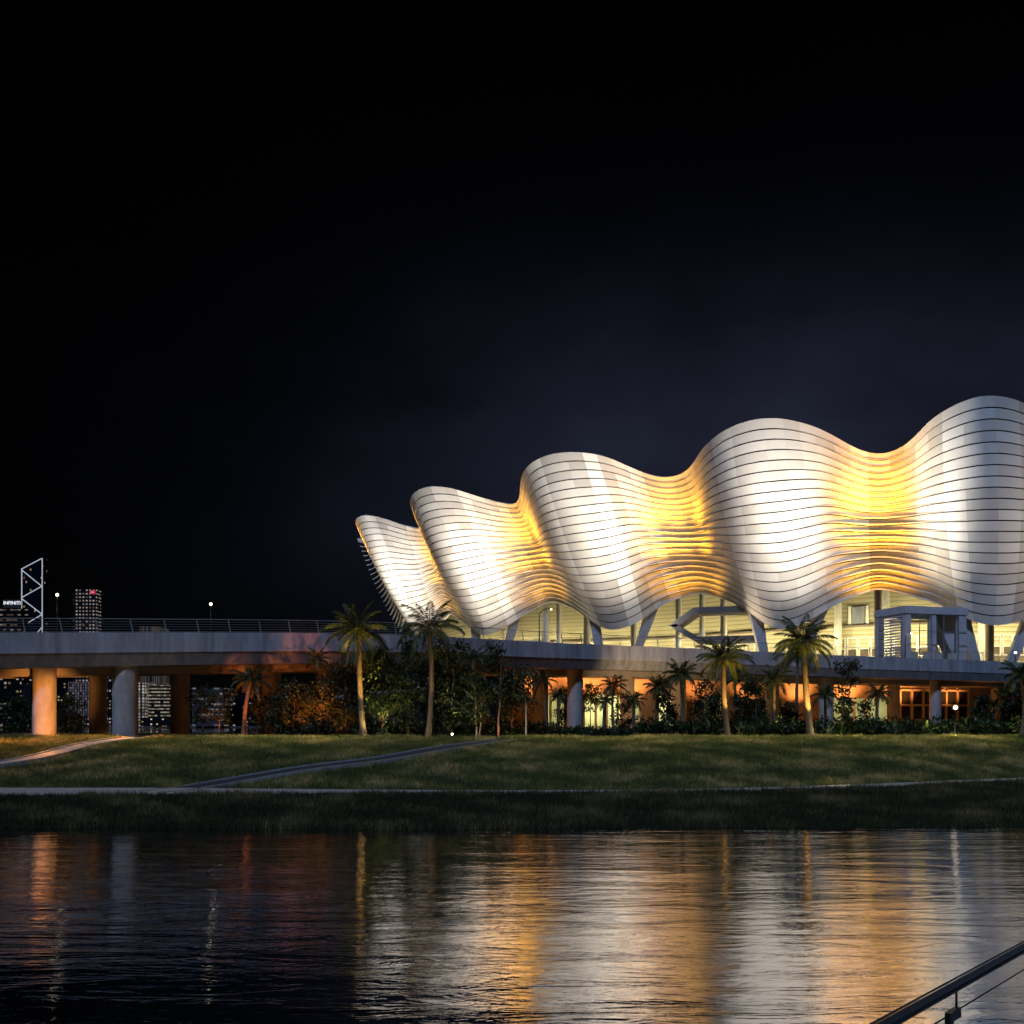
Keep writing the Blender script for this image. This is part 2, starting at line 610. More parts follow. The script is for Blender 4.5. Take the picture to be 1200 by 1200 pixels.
# piers
PIERS = [(52, 2.4, 1.03), (147, 2.2, 1.16), (115, 10, .85), (211, 9, .95), (318, 7.5, 1.0), (380, 9, 1.0), (674, 2.6, 1.0), (633, 8, 1.05), (795, 8.5, 1.05), (968, 2.6, 1.05),
         (1047, 8.5, .95), (1096, 2.6, .85), (1168, 8.5, .85), (905, 9, 1.0), (735, 9, 1.0), (-60, 2.5, 1.0), (560, 9, 1.0), (1240, 3, .9)]
for px, off, r in PIERS:
    # centre at depth offset behind the fascia, on the ray of its pixel column
    i = bpos(px)
    for _ in range(6):
        p = bl[i] + inw[i] * off
        e = px - (600 + p[0] * F / p[1])
        i = int(np.clip(i + round(e * p[1] / F / 1.5), 0, len(bl) - 1))
    p = bl[i] + inw[i] * off
    p[0] = (px - 600) * p[1] / F
    b = MB()
    z0 = float(hgt(p[0], p[1])) - .4
    top = bl[i][2] - (3.07 if off < 3 or off > 5 else 3.4)
    b.tube([(p[0], p[1], z0), (p[0], p[1], top)], r, 40, cap=True)
    b.build('pier', M['column'], bridge, True, sharp=40)
# railing
RAIL = MB()
for dz, r in ((1.25, .045), (1.0, .016), (.77, .016), (.54, .016), (.31, .016), (.1, .016)):
    lean = -.12 * dz
    RAIL.tube([bl[i] + inw[i] * (.22) + np.array([0, 0, dz]) for i in range(0, len(bl), 2)], r, 6)
rail = RAIL.build('railing', M['steel'], bridge, True)
s_at = np.r_[0, np.cumsum(np.linalg.norm(np.diff(bl[:, :2], axis=0), axis=1))]
nposts = int(s_at[-1] // 3)
for k in range(nposts):
    s = k * 3.0 + .6
    p = np.array([np.interp(s, s_at, bl[:, j]) for j in range(3)])
    t = np.array([np.interp(s, s_at, tg[:, j]) for j in range(2)])
    nn = np.array([-t[1], t[0], 0])
    q = p + nn * .22
    if not (-30 < 600 + q[0] * F / q[1] < 1260):
        continue
    b = MB()
    b.beam(q + np.array([t[0] * .12, t[1] * .12, -.05]), q + np.array([-t[0] * .12, -t[1] * .12, 1.27]), .035, .09, up=(t[0], t[1], 0))
    b.build('post', M['steel'], rail)

# ------------------------------------------------------------------ the hall
RIM = [  # (u or None, px, py, D)
    (-1.0, 1440, 470, 205), (None, 1400, 480, 206), (None, 1350, 512, 214), (None, 1320, 533, 221), (-.5, 1292, 541, 226), (None, 1262, 530, 224), (None, 1235, 505, 214), (None, 1205, 472, 203),
    (0.0, 1165, 460.5, 200), (None, 1132, 467, 200.5), (None, 1094, 488, 207), (None, 1073, 511, 216), (None, 1059, 524, 222), (.5, 1035, 534, 228),
    (None, 1010, 530, 229.5), (None, 974, 509, 228), (None, 955, 499.5, 226), (None, 921, 490.5, 222), (1.0, 897, 489, 220), (None, 872, 492, 219.5),
    (None, 848, 503, 222), (None, 826, 521, 229), (None, 812, 544, 241), (None, 801, 556, 250), (1.5, 779, 561, 257), (None, 758, 556, 260.5),
    (None, 730, 543.5, 260), (None, 712, 535.5, 258.5), (None, 693, 531, 256.5), (2.0, 665, 529, 254), (None, 642, 531.5, 254), (None, 622, 540.5, 257),
    (None, 611.5, 554, 263), (None, 609.5, 572, 273), (None, 609.5, 584, 281), (2.5, 603, 592.5, 289), (None, 580, 588, 294), (None, 556, 580.5, 294), (None, 530, 572, 290),
    (3.0, 506, 569, 286), (None, 489, 572, 286), (None, 480.5, 581, 289), (None, 480.5, 592, 296), (None, 487, 607, 306), (3.5, 494, 621, 317),
    (None, 474, 616, 325), (None, 444, 605.5, 325), (4.0, 427, 603, 323), (None, 418, 605.5, 325), (None, 416, 613, 332), (None, 421, 623, 342),
    (4.5, 428, 635, 352), (None, 420, 632, 357), (5.0, 411, 627, 356), (None, 407.5, 633, 362), (None, 411, 650, 372), (5.5, 420, 664, 385), (None, 432, 662, 395), (6.0, 445, 655, 405)]
BOT = [(-1, 1440, 736, 220), (-.75, 1365, 707, 226), (-.5, 1298, 690, 231), (-.25, 1232, 708, 222), (-.12, 1200, 728, 214), (0, 1165, 737, 213), (.12, 1132, 726, 214), (.25, 1103, 707, 222), (.5, 1031, 688, 233), (.75, 976, 709, 233), (.88, 950, 728, 232), (1, 915, 743, 233), (1.12, 889, 727, 236), (1.25, 866, 707, 243),
       (1.5, 825, 692.5, 262), (1.75, 775, 708, 268), (1.88, 750, 730, 267), (2, 719, 742, 268), (2.12, 700, 734, 272), (2.28, 678, 714, 281), (2.5, 652, 701.5, 295), (2.75, 612, 722, 302), (2.88, 592, 736, 301), (3, 568, 748, 300), (3.2, 551, 735, 308),
       (3.5, 532, 716, 326), (3.75, 510, 738, 330), (4, 492, 752, 333), (4.25, 483, 738, 345), (4.5, 478, 720, 358), (4.75, 472, 738, 363), (5, 467, 750, 368), (5.5, 470, 725, 390), (6, 480, 745, 405)]
r3 = np.array([at(a, b, c) for _, a, b, c in RIM])
ru = [r[0] for r in RIM]
known = [i for i, u in enumerate(ru) if u is not None]
uu = np.zeros(len(ru))
for a, b in zip(known[:-1], known[1:]):
    d = np.r_[0, np.cumsum(np.linalg.norm(np.diff(r3[a:b + 1], axis=0), axis=1))]
    uu[a:b + 1] = ru[a] + (ru[b] - ru[a]) * d / d[-1]
NU = 56
U = np.arange(-1, 4.86, 1.0 / NU)


def curve(u, p, sig):
    R = np.stack([np.interp(U, u, p[:, i]) for i in range(3)], -1)
    k = np.arange(-20, 21)
    w = np.exp(-.5 * (k / sig) ** 2)
    w /= w.sum()
    out = R.copy()
    pad = np.concatenate([R[:1] * 2 - R[20:0:-1], R, R[-1:] * 2 - R[-2:-22:-1]])
    for i in range(3):
        out[:, i] = np.convolve(pad[:, i], w, 'valid')
    return out


rim = curve(uu, r3, 2.2)
b3 = np.array([at(a, b, c) for _, a, b, c in BOT])
bot = curve(np.array([b[0] for b in BOT]), b3, 3.0)
NV = 21
valley = .5 - .5 * np.cos(2 * math.pi * U)


def surf(v):
    """row of facade points at height parameter v (array over U or scalar)"""
    v = np.broadcast_to(np.asarray(v, float), U.shape)[:, None]
    p = bot + (rim - bot) * v
    # gentle belly on the lobes
    bel = (1 - valley)[:, None] * np.sin(math.pi * v) * 1.6
    return p, bel


du = np.gradient((rim + bot) / 2, axis=0)
dv = rim - bot
nrm = np.cross(du, dv)
nrm /= np.linalg.norm(nrm, axis=1)[:, None]
if nrm[int(2 * NU), 1] > 0:      # lobe 3 is well seen: must face the river
    pass
iL5 = int(1 * NU)
if nrm[iL5, 1] > 0:
    nrm = -nrm


def spt(v, off):
    p, bel = surf(v)
    return p + nrm * (np.broadcast_to(np.asarray(off, float), U.shape)[:, None] + bel)


hall = thing('concert_hall', 'large white concert hall with scalloped ribbon cladding lit gold in its folds', 'building', (150, 300, 14.8))

m, N, L, P = new_mat('satin white cladding')
t = N.new('ShaderNodeAttribute'); t.attribute_name = 'tone'
rp = N.new('ShaderNodeValToRGB')
rp.color_ramp.elements[0].color = (.4, .38, .35, 1)
rp.color_ramp.elements[1].color = (.86, .85, .82, 1)
L.new(t.outputs['Fac'], rp.inputs['Fac'])
L.new(rp.outputs['Color'], P.inputs['Base Color'])
rr = N.new('ShaderNodeMapRange')
rr.inputs[3].default_value = .55
rr.inputs[4].default_value = .36
L.new(t.outputs['Fac'], rr.inputs[0])
L.new(rr.outputs[0], P.inputs['Roughness'])
P.inputs['Metallic'].default_value = .0
P.inputs['Specular IOR Level'].default_value = .3
CLAD = m

PAN = 13       # panels per lobe
pan_of = np.floor((U + 1) * PAN).astype(int)
col_tone = RNG.uniform(0, 1, pan_of.max() + 2)
for i in range(NV):
    vt, vb = 1 - i / NV, 1 - (i + 1) / NV
    vm = (vt + vb) / 2
    h = 1.0 / NV
    low = float(sstep(.85, .35, vm))
    wv = valley ** 1.5 * (.15 + .85 * low)
    gap = .115 * h + .05 * h * wv + .75 * h * sstep(4.42, 4.62, U)
    lip = h * (.02 + .26 * wv)
    pr = .03 + .75 * wv
    dl = .07 + .3 * wv
    if i == 0:
        top = 1.0
    A0 = spt(vt - gap * .5 if i else vt, 0 if i else .1)
    if i == 0:
        A_in = spt(vt, -.7)
    B0 = spt(vb + gap * .5 + lip, dl)
    C0 = spt(vb + gap * .5 + lip * .9, dl + pr)
    D0 = spt(vb + gap * .5, dl + pr)
    E0 = spt(vb + gap * .5, -.6)
    mid1, mid2 = A0 + (B0 - A0) / 3, A0 + (B0 - A0) * 2 / 3
    strips = [[A0, mid1, mid2, B0], [B0, C0], [C0, D0], [D0, E0]]
    if i == 0:
        strips.append([A_in, A0])
    b = MB()
    loc_t = RNG.uniform(0, 1, pan_of.max() + 2)
    shift = RNG.integers(0, 2)
    for sr in strips:
        o = len(b.v)
        nr = len(sr)
        for row in sr:
            b.v.extend(map(tuple, row.tolist()))
        n = len(U)
        for r_ in range(nr - 1):
            for j in range(n - 1):
                b.f.append((o + r_ * n + j, o + r_ * n + j + 1, o + (r_ + 1) * n + j + 1, o + (r_ + 1) * n + j))
                pn = int(pan_of[j])
                b.tone.append(float(np.clip(.64 * col_tone[pn] + .36 * loc_t[pn], 0, 1)))
    b.build('cladding_band', CLAD, hall, True, tone=True)
# dark liner behind the ribbons
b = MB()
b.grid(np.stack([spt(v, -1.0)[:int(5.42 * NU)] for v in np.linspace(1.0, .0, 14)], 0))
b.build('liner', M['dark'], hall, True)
# roof: shallow dish inside the rim
# inner drum wall, ceiling, storeys ------------------------------------------
PLZ = 14.6
def offset_in(u, dist, z):
    i = int(np.clip(round((u + 1) * NU), 0, len(U) - 1))
    return i


# smooth plan curve through lobe feet, pulled inwards
feetU = np.array([-1, 0, 1, 2, 3, 4, 4.8], float)
feet = np.array([bot[int((u + 1) * NU)] for u in feetU])
Us = np.linspace(-1, 4.8, 160)
plan = np.stack([np.interp(Us, feetU, feet[:, i]) for i in range(2)], -1)
for _ in range(160):
    plan[1:-1] = (plan[:-2] + 2 * plan[1:-1] + plan[2:]) / 4
pt = np.gradient(plan, axis=0)
pt /= np.linalg.norm(pt, axis=1)[:, None]
pin = np.stack([pt[:, 1], -pt[:, 0]], -1)
if pin[20, 1] < 0:
    pin = -pin
WALLOFF = 26.0
pin = pin * np.interp(Us, [2.1, 3.0], [1.0, .42])[:, None]
wl = plan + pin * WALLOFF


b = MB()
axis = np.stack([np.interp(U, Us, (plan + pin * 34)[:, 0]), np.interp(U, Us, (plan + pin * 34)[:, 1]), np.full(len(U), 46.0)], -1)
e0, e1 = spt(.975, -1.1), spt(.9, -2.5)
b.grid(np.stack([e0, e1, e1 * .5 + axis * .5, axis], 0))
b.build('roof', M['concrete_low'], hall, True)


def drum(name, off, z0, z1, mtl, nz=2):
    q = plan + pin * off
    b_ = MB()
    rows = [np.concatenate([q, np.full((len(q), 1), z)], 1) for z in np.linspace(z0, z1, nz)]
    b_.grid(np.stack(rows, 0))
    return b_.build(name, mtl, hall, True)


m, N, L, P = new_mat('cream horizontal boards')
P.inputs['Roughness'].default_value = .6
tc = N.new('ShaderNodeTexCoord'); sp = N.new('ShaderNodeSeparateXYZ')
L.new(tc.outputs['Object'], sp.inputs[0])
dvn = N.new('ShaderNodeMath'); dvn.operation = 'MULTIPLY'; dvn.inputs[1].default_value = .9
L.new(sp.outputs[2], dvn.inputs[0])
fr = N.new('ShaderNodeMath'); fr.operation = 'FRACT'; L.new(dvn.outputs[0], fr.inputs[0])
rp = N.new('ShaderNodeValToRGB')
rp.color_ramp.interpolation = 'CONSTANT'
rp.color_ramp.elements[0].color = (.22, .19, .1, 1)
rp.color_ramp.elements[1].position = .12
rp.color_ramp.elements[1].color = (.52, .48, .3, 1)
e = rp.color_ramp.elements.new(.6); e.color = (.46, .42, .26, 1)
L.new(fr.outputs[0], rp.inputs['Fac'])
L.new(rp.outputs['Color'], P.inputs['Base Color'])
BOARDS = m
drum('inner_wall', WALLOFF, PLZ, 42, BOARDS, 6)
# ceiling between cladding and drum
b = MB()
q2 = plan + pin * WALLOFF
q1 = plan - pin * 2
b.grid(np.stack([np.concatenate([q2, np.full((len(q2), 1), 41.0)], 1), np.concatenate([plan + pin * 15, np.full((len(q2), 1), 42.0)], 1)], 0))
b.build('ceiling', M['soffit'], hall)
# storey ledges
for z, th, out in ((20.4, .35, .9), (28.6, .4, 1.2)):
    b = MB()
    qa, qb = plan + pin * WALLOFF, plan + pin * (WALLOFF - out)
    cat1 = lambda q_, z_: np.concatenate([q_, np.full((len(q_), 1), z_)], 1)
    b.grid(np.stack([cat1(qa, z + th), cat1(qb, z + th), cat1(qb, z), cat1(qa, z)], 0))
    b.build('ledge', M['brown_column'], hall)


def wall_frame(u, off):
    x = np.array([np.interp(u, Us, (plan + pin * off)[:, i]) for i in range(2)])
    t = np.array([np.interp(u, Us, pt[:, i]) for i in range(2)])
    t /= np.linalg.norm(t)
    n = np.array([np.interp(u, Us, pin[:, i]) for i in range(2)])
    n /= np.linalg.norm(n)
    return np.array([x[0], x[1], 0]), np.array([t[0], t[1], 0]), np.array([n[0], n[1], 0])


def u_of_px(px, off):
    q = plan + pin * off
    pp = 600 + q[:, 0] * F / q[:, 1]
    return float(np.interp(px, pp[::-1], Us[::-1]))


def hall_window(px, z0, z1, w, off=WALLOFF):
    u = u_of_px(px, off)
    c, t, n = wall_frame(u, off)
    ax = [t, n, (0, 0, 1)]
    zc, hz = (z0 + z1) / 2, z1 - z0
    f = MB()
    fr_ = .28
    up = np.array((0, 0, 1.))
    for sx in (-1, 1):
        f.box(c + t * sx * (w / 2 - fr_ / 2) - n * .15 + up * zc, (fr_, .5, hz), ax)
    for z in (z0 + fr_ / 2, z0 + hz * .45, z1 - fr_ / 2):
        f.box(c - n * .15 + up * z, (w - 2 * fr_, .42, fr_), ax)
    o = f.build('window', M['white_frame'], hall)
    p_ = MB()
    p_.box(c - n * .06 + up * (z0 + hz * .225), (w - 2 * fr_, .1, hz * .45 - fr_), ax)
    p_.build('pane', M['room'], o)


for px in list(range(985, 1031, 14)) + list(range(1040, 1150, 14)) + list(range(1166, 1230, 14)):
    hall_window(px, 21.0, 26.0, 2.6)
for px in (640, 652, 740, 752, 764, 776, 810, 824, 838, 852, 866, 880):
    hall_window(px, 21.0, 26.0, 2.8)
for px in (618, 628, 745, 757, 769, 781, 1010):
    hall_window(px, 15.2, 19.8, 2.6)
# notice board on the upper storey
u = u_of_px(1006, WALLOFF - .5)
c, t_, n_ = wall_frame(u, WALLOFF - .5)
b = MB(); b.box(c + np.array((0, 0, 31.4)), (3.0, .2, 4.2), [t_, n_, (0, 0, 1)])
b.build('blind_panel', M['concrete_low'], hall)
b = MB()
for s in (-1, 1):
    b.box(c + t_ * s * 2.1 + np.array((0, 0, 31.4)), (.7, .3, 4.6), [t_, n_, (0, 0, 1)])
b.build('panel_frame', M['white_frame'], hall)

# columns
for px, off, r, mk in ((1029, 16, .85, 'brown_column'), (1160, 15, .9, 'brown_column'), (1038, 24.5, .9, 'white_column'), (823, 17, .75, 'white_column'), (848, 16, .85, 'white_column'),
                       (688, 17, 1.0, 'white_column'), (640, 17, 1.0, 'white_column'), (743, 16, 1.0, 'white_column'), (795, 17, .8, 'white_column'), (1118, 24, 1.0, 'white_column'), (1150, 24.5, .8, 'white_column'), (655, 19, .8, 'white_column'), (982, 24, .9, 'white_column')):
    u = u_of_px(px, off)
    c, t_, n_ = wall_frame(u, off)
    b = MB()
    b.tube([c + np.array((0, 0, PLZ - .1)), c + np.array((0, 0, 41.2))], r, 20)
    b.build('column', M[mk], hall, True, sharp=40)

# raking legs under every lobe
for k in (0, 1, 2, 3, 4):
    i0 = int((k + 1) * NU)
    f0 = bot[i0].copy()
    nn = nrm[i0].copy(); nn[2] = 0; nn /= np.linalg.norm(nn)
    tt = np.array([-nn[1], nn[0], 0])
    if tt[0] < 0:
        tt = -tt
    foot = np.array([f0[0], f0[1], PLZ]) - nn * 1.0
    for s, d in ((1, -.2), (-1, .2)):
        j = int((k + d + 1) * NU)
        top = bot[j] - nrm[j] * 1.6 + np.array([0, 0, 1.2])
        b = MB()
        b.beam(foot + tt * s * 2.6, top, 1.1, 1.5, up=tuple(tt), w2=1.8, h2=3.0)
        b.build('raking_leg', M['leg'], hall)
# outer stair under the arch of the third fold
st = MB()
Ds = 243.0


def stair_prism(pts, depth, D=Ds):
    b_ = MB()
    b_.prism([at(x, y, D) for x, y in pts], (depth * .35, depth, 0))
    return b_


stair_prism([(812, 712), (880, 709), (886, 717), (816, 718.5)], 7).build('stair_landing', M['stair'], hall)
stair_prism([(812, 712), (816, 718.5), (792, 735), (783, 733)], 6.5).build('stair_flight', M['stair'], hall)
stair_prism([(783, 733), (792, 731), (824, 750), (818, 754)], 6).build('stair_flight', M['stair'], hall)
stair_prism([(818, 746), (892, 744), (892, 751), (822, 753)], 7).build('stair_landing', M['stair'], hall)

# plaza slab and podium under it ---------------------------------------------------
b = MB()
i0, i1 = bpos(602), bpos(1330)
edge = [bl[i] + inw[i] * DW for i in range(i0, i1 + 1, 3)]
poly = [(p[0], p[1]) for p in edge]
outer = [(420, 260), (420, 480), (-40, 470), (-75, 390), (-48, 330), (-20, 262)]
allp = poly + outer
b.prism([(x, y, PLZ) for x, y in allp], (0, 0, -.9))
b.build('plaza_slab', M['floor'], hall)


b = MB()
sw = [bl[bpos(600)] + inw[bpos(600)] * (DW + 1), np.array([-20, 262, 0]), np.array([-48, 331, 0])]
for a_, c_ in zip(sw[:-1], sw[1:]):
    a_, c_ = a_.copy(), c_.copy()
    a_[2] = c_[2] = 8.0
    b.beam(a_, c_, .6, 11.4)
b.build('side_wall', M['dark'], hall)  # podium wall painted near-black: shade in its colour, hides the lit slab


def pod(px, extra):
    i = bpos(px)
    for _ in range(8):
        p = bl[i] + inw[i] * (DW + extra)
        e = px - (600 + p[0] * F / p[1])
        i = int(np.clip(i + round(e * p[1] / F / 1.5), 0, len(bl) - 1))
    p = bl[i] + inw[i] * (DW + extra)
    return p, np.array([tg[i][0], tg[i][1], 0]), inw[i]


def wall_run(px0, px1, extra, z0, z1, mtl, name='podium_wall', th=.5):
    a, _, n1 = pod(px0, extra)
    c_, _, n2 = pod(px1, extra)
    a[2] = c_[2] = 0
    b_ = MB()
    d = c_ - a
    L_ = np.linalg.norm(d)
    d /= L_
    n = np.array([-d[1], d[0], 0])
    b_.box((a + c_) / 2 + n * th / 2 + np.array([0, 0, (z0 + z1) / 2]), (L_, th, z1 - z0), [d, n, (0, 0, 1)])
    return b_.build(name, mtl, hall), a, d, n, L_


GZ0 = 3.2
# upper band of podium wall, and piers between openings
for p0, p1 in ((604, 690), (690, 800), (800, 880), (880, 960), (960, 1060), (1060, 1140), (1140, 1210), (1210, 1300)):
    wall_run(p0, p1, 3.0, 9.2, 13.6, M['podium'])
for p0, p1 in ((604, 624), (664, 690), (757, 772), (800, 830), (845, 880), (915, 960), (1140, 1147), (1205, 1230)):
    wall_run(p0, p1, 3.01, GZ0, 9.19, M['podium'])
# lit rooms behind the openings
for p0, p1 in ((604, 880), (880, 1060), (1060, 1320)):
    wall_run(p0, p1, 10, GZ0, 13.5, M['cream'], 'room_wall')


def shopfront(px0, px1, nx, nz, z0, z1, mtl, glass):
    a, _, n1 = pod(px0, 2.7)
    c_, _, n2 = pod(px1, 2.7)
    a[2] = c_[2] = 0
    d = c_ - a
    L_ = np.linalg.norm(d)
    d /= L_
    n = np.array([-d[1], d[0], 0])
    ax = [d, n, (0, 0, 1)]
    f = MB()
    wx = .32
    for k in range(nx + 1):
        f.box(a + d * (L_ * k / nx) + np.array([0, 0, (z0 + z1) / 2]), (wx, .4, z1 - z0), ax)
    for j in range(nz + 1):
        for k in range(nx):
            f.box(a + d * (L_ * (k + .5) / nx) + np.array([0, 0, z0 + (z1 - z0) * j / nz]), (L_ / nx - wx, .34, wx), ax)
    o = f.build('shopfront', mtl, hall)
    for j in range(nz):
        for k in range(nx):
            g_ = MB()
            g_.box(a + d * (L_ * (k + .5) / nx) + n * .1 + np.array([0, 0, z0 + (z1 - z0) * (j + .5) / nz]), (L_ / nx - wx, .06, (z1 - z0) / nz - wx), ax)
            g_.build('pane', glass, o)


shopfront(1056, 1140, 6, 3, GZ0, 10.6, M['podium'], M['dark_glass'])
shopfront(880, 915, 3, 3, GZ0, 9.0, M['concrete'], M['dark_glass'])
shopfront(1147, 1205, 4, 2, GZ0, 9.0, M['brown_column'], M['dark_glass'])
for p0, p1, nx in ((624, 664, 4), (690, 757, 6), (772, 800, 3), (960, 1056, 7)):
    a, _, _ = pod(p0, 3.1); c_, _, _ = pod(p1, 3.1)
    for k in range(1, nx):
        q = a + (c_ - a) * k / nx
        b = MB(); b.box((q[0], q[1], (GZ0 + 9.2) / 2), (.35, .35, 9.2 - GZ0)); b.build('mullion', M['white_frame'], hall)

# ------------------------------------------------------------------ lift house on the bridge
ki = bpos(1061)
kb = bl[ki] + inw[ki] * 2.6
kt = np.array([tg[ki][0], tg[ki][1], 0]) * .82 + np.array([.18 * 1, 0, 0])
kt /= np.linalg.norm(kt)
kn = np.array([-kt[1], kt[0], 0])
kx = (1061 - 600) * kb[1] / F
kb = np.array([kx, kb[1], bl[ki][2] - .35])
kio = thing('lift_house', 'grey boxy glass-fronted lift house standing on the bridge deck', 'pavilion', kb)
KW, KD, KH = 11.0, 7.0, 8.3
kax = [kt, kn, (0, 0, 1)]
up = np.array((0, 0, 1.))
b = MB(); b.box(kb + kt * KW / 2 + kn * KD / 2 + up * (KH - .6), (KW + .3, KD + .3, 1.1), kax); b.build('roof', M['kiosk'], kio)
for x, w in ((.5, 1.0), (KW * .46, .9), (KW - .7, 1.4)):
    for y in (.35, KD - .35):
        b = MB(); b.box(kb + kt * x + kn * y + up * ((KH - 1.15) / 2), (w, .7, KH - 1.15), kax); b.build('pier', M['kiosk'], kio)
b = MB()
for k in range(16):
    b.box(kb + kn * (KD / 2) + kt * .05 + up * (.5 + k * .42), (.12, KD - 1.4, .22), kax)
b.build('louvre_side', M['kiosk'], kio)
b = MB()
for k in (.22, .42, .62, .86):
    b.box(kb + kt * KW * k - kn * .08 + up * ((KH - 1.15) / 2), (.09, .1, KH - 1.15), kax)
for z in (2.6, 4.6):
    b.box(kb + kt * KW / 2 - kn * .16 + up * z, (KW, .06, .08), kax)
b.build('mullion_grid', M['steel'], kio)
b = MB(); b.prism([kb + kt * KW * .63 + kn * 2 + up * (KH - 1.2), kb + kt * (KW * .98) + kn * 2 + up * (KH - 1.2), kb + kt * KW * 1.12 + kn * 2 + up * .1, kb + kt * KW * .98 + kn * 2 + up * .1], tuple(kn * 2)); b.build('sloping_stair', M['kiosk'], kio)
for x in (.2, .42, .62, .82):
    b = MB(); b.box(kb + kt * KW * x + kn * .9 + up * .75, (1.3, .3, 1.5), kax); b.build('turnstile', M['white_column'], kio)

# ------------------------------------------------------------------ palms
def palm(base, top, nfr, flen, label, seed, r0=.26, r1=.17, droop=1.0, tilt=0, bare=0, hang=()):
    rg = random.Random(seed)
    base = np.array(base, float); top = np.array(top, float)
    root = thing('palm_tree', label, 'palm tree', base, 'palms planted along the lawn crest and under the bridge')
    b = MB()
    n = max(10, int((top[2] - base[2]) * 4))
    bend = np.array([rg.uniform(-.25, .25), rg.uniform(-.25, .25), 0])
    pts, rad = [], []
    for k in range(n + 1):
        f = k / n
        p = base + (top - base) * f + bend * math.sin(math.pi * f) + np.array((0, 0, -.2 if k == 0 else 0))
        pts.append(p)
        r = r0 + (r1 - r0) * f
        if f < .12:
            r *= 1 + (1 - f / .12) * .35
        if f > .93:
            r *= 1.15
        rad.append(r * (1.07 if k % 2 else .96))
    b.tube(pts, rad, 9)
    b.build('trunk', M['trunk'], root, True)
    V, Fs, T = [], [], []

    def quad(a, b_, c, d, t):
        o = len(V)
        V.extend([a, b_, c, d])
        Fs.append((o, o + 1, o + 2, o + 3))
        T.append(t)
    top = pts[-1]
    fr = []
    for k in range(nfr):
        f = (k + .5) / nfr
        el = math.radians(82 - 105 * f ** .9 + rg.uniform(-8, 8))
        az = k * 2.39996 + rg.uniform(-.25, .25)
        fr.append((az, el, flen * rg.uniform(.85, 1.08) * (1 - .22 * (1 - f)), (.55 + .5 * f) * droop))
    for az, el, ln in hang:
        fr.append((az, el, ln, 1.1))
    for az, el, ln, dr in fr:
        h = np.array((math.cos(az), math.sin(az), 0))
        side = np.array((-math.sin(az), math.cos(az), 0))
        ns = 16
        p = top.copy()
        e = el
        spine = [p.copy()]
        dirs = []
        for s in range(ns):
            d = h * math.cos(e) + up * math.sin(e)
            dirs.append(d)
            p = p + d * ln / ns
            spine.append(p.copy())
            e -= dr * (.35 + 1.3 * s / ns) * 1.9 / ns
            e = max(e, -1.45)
        base_t = rg.uniform(.15, .7)
        # spine strip
        for s in range(ns):
            wv_ = .05 * (1 - s / ns) + .012
            quad(spine[s] - side * wv_, spine[s] + side * wv_, spine[s + 1] + side * wv_ * .9, spine[s + 1] - side * wv_ * .9, .9)
            # leaflets
        nl = int(18 + ln * 8)
        for q in range(nl):
            f = .1 + .9 * q / nl
            s = min(ns - 1, int(f * ns))
            g_ = f * ns - s
            c = spine[s] + (spine[s + 1] - spine[s]) * g_
            d = dirs[s]
            nu = np.cross(side, d)
            ll = ln * .2 * (math.sin(math.pi * min(1, f * .92 + .1)) ** .6) * rg.uniform(.85, 1.1) + .08
            for sd in (-1, 1):
                fwd = .55 + .5 * f
                dirl = side * sd * .95 + d * fwd - up * rg.uniform(.1, .55) + nu * .25
                dirl = dirl / np.linalg.norm(dirl)
                tip = c + dirl * ll - up * ll * .22
                w = d * (.028 + .012 * ln / 4)
                midp = c + dirl * ll * .5
                quad(c - w * .5, midp - w, tip, midp + w, min(1, max(0, base_t + rg.uniform(-.2, .25))))
    # old leaf bases at the crown shaft
    o = fast_mesh('crown', np.array(V), np.array(Fs), 4, M['frond'], np.array(T), root)
    return root


def palm_px(bx, D, tx, ty, rad_px, label, seed, nfr=24, **k):
    base = gpt(bx, D)
    top = at(tx, ty, D)
    return palm(base, top, nfr, rad_px * D / F, label, seed, **k)


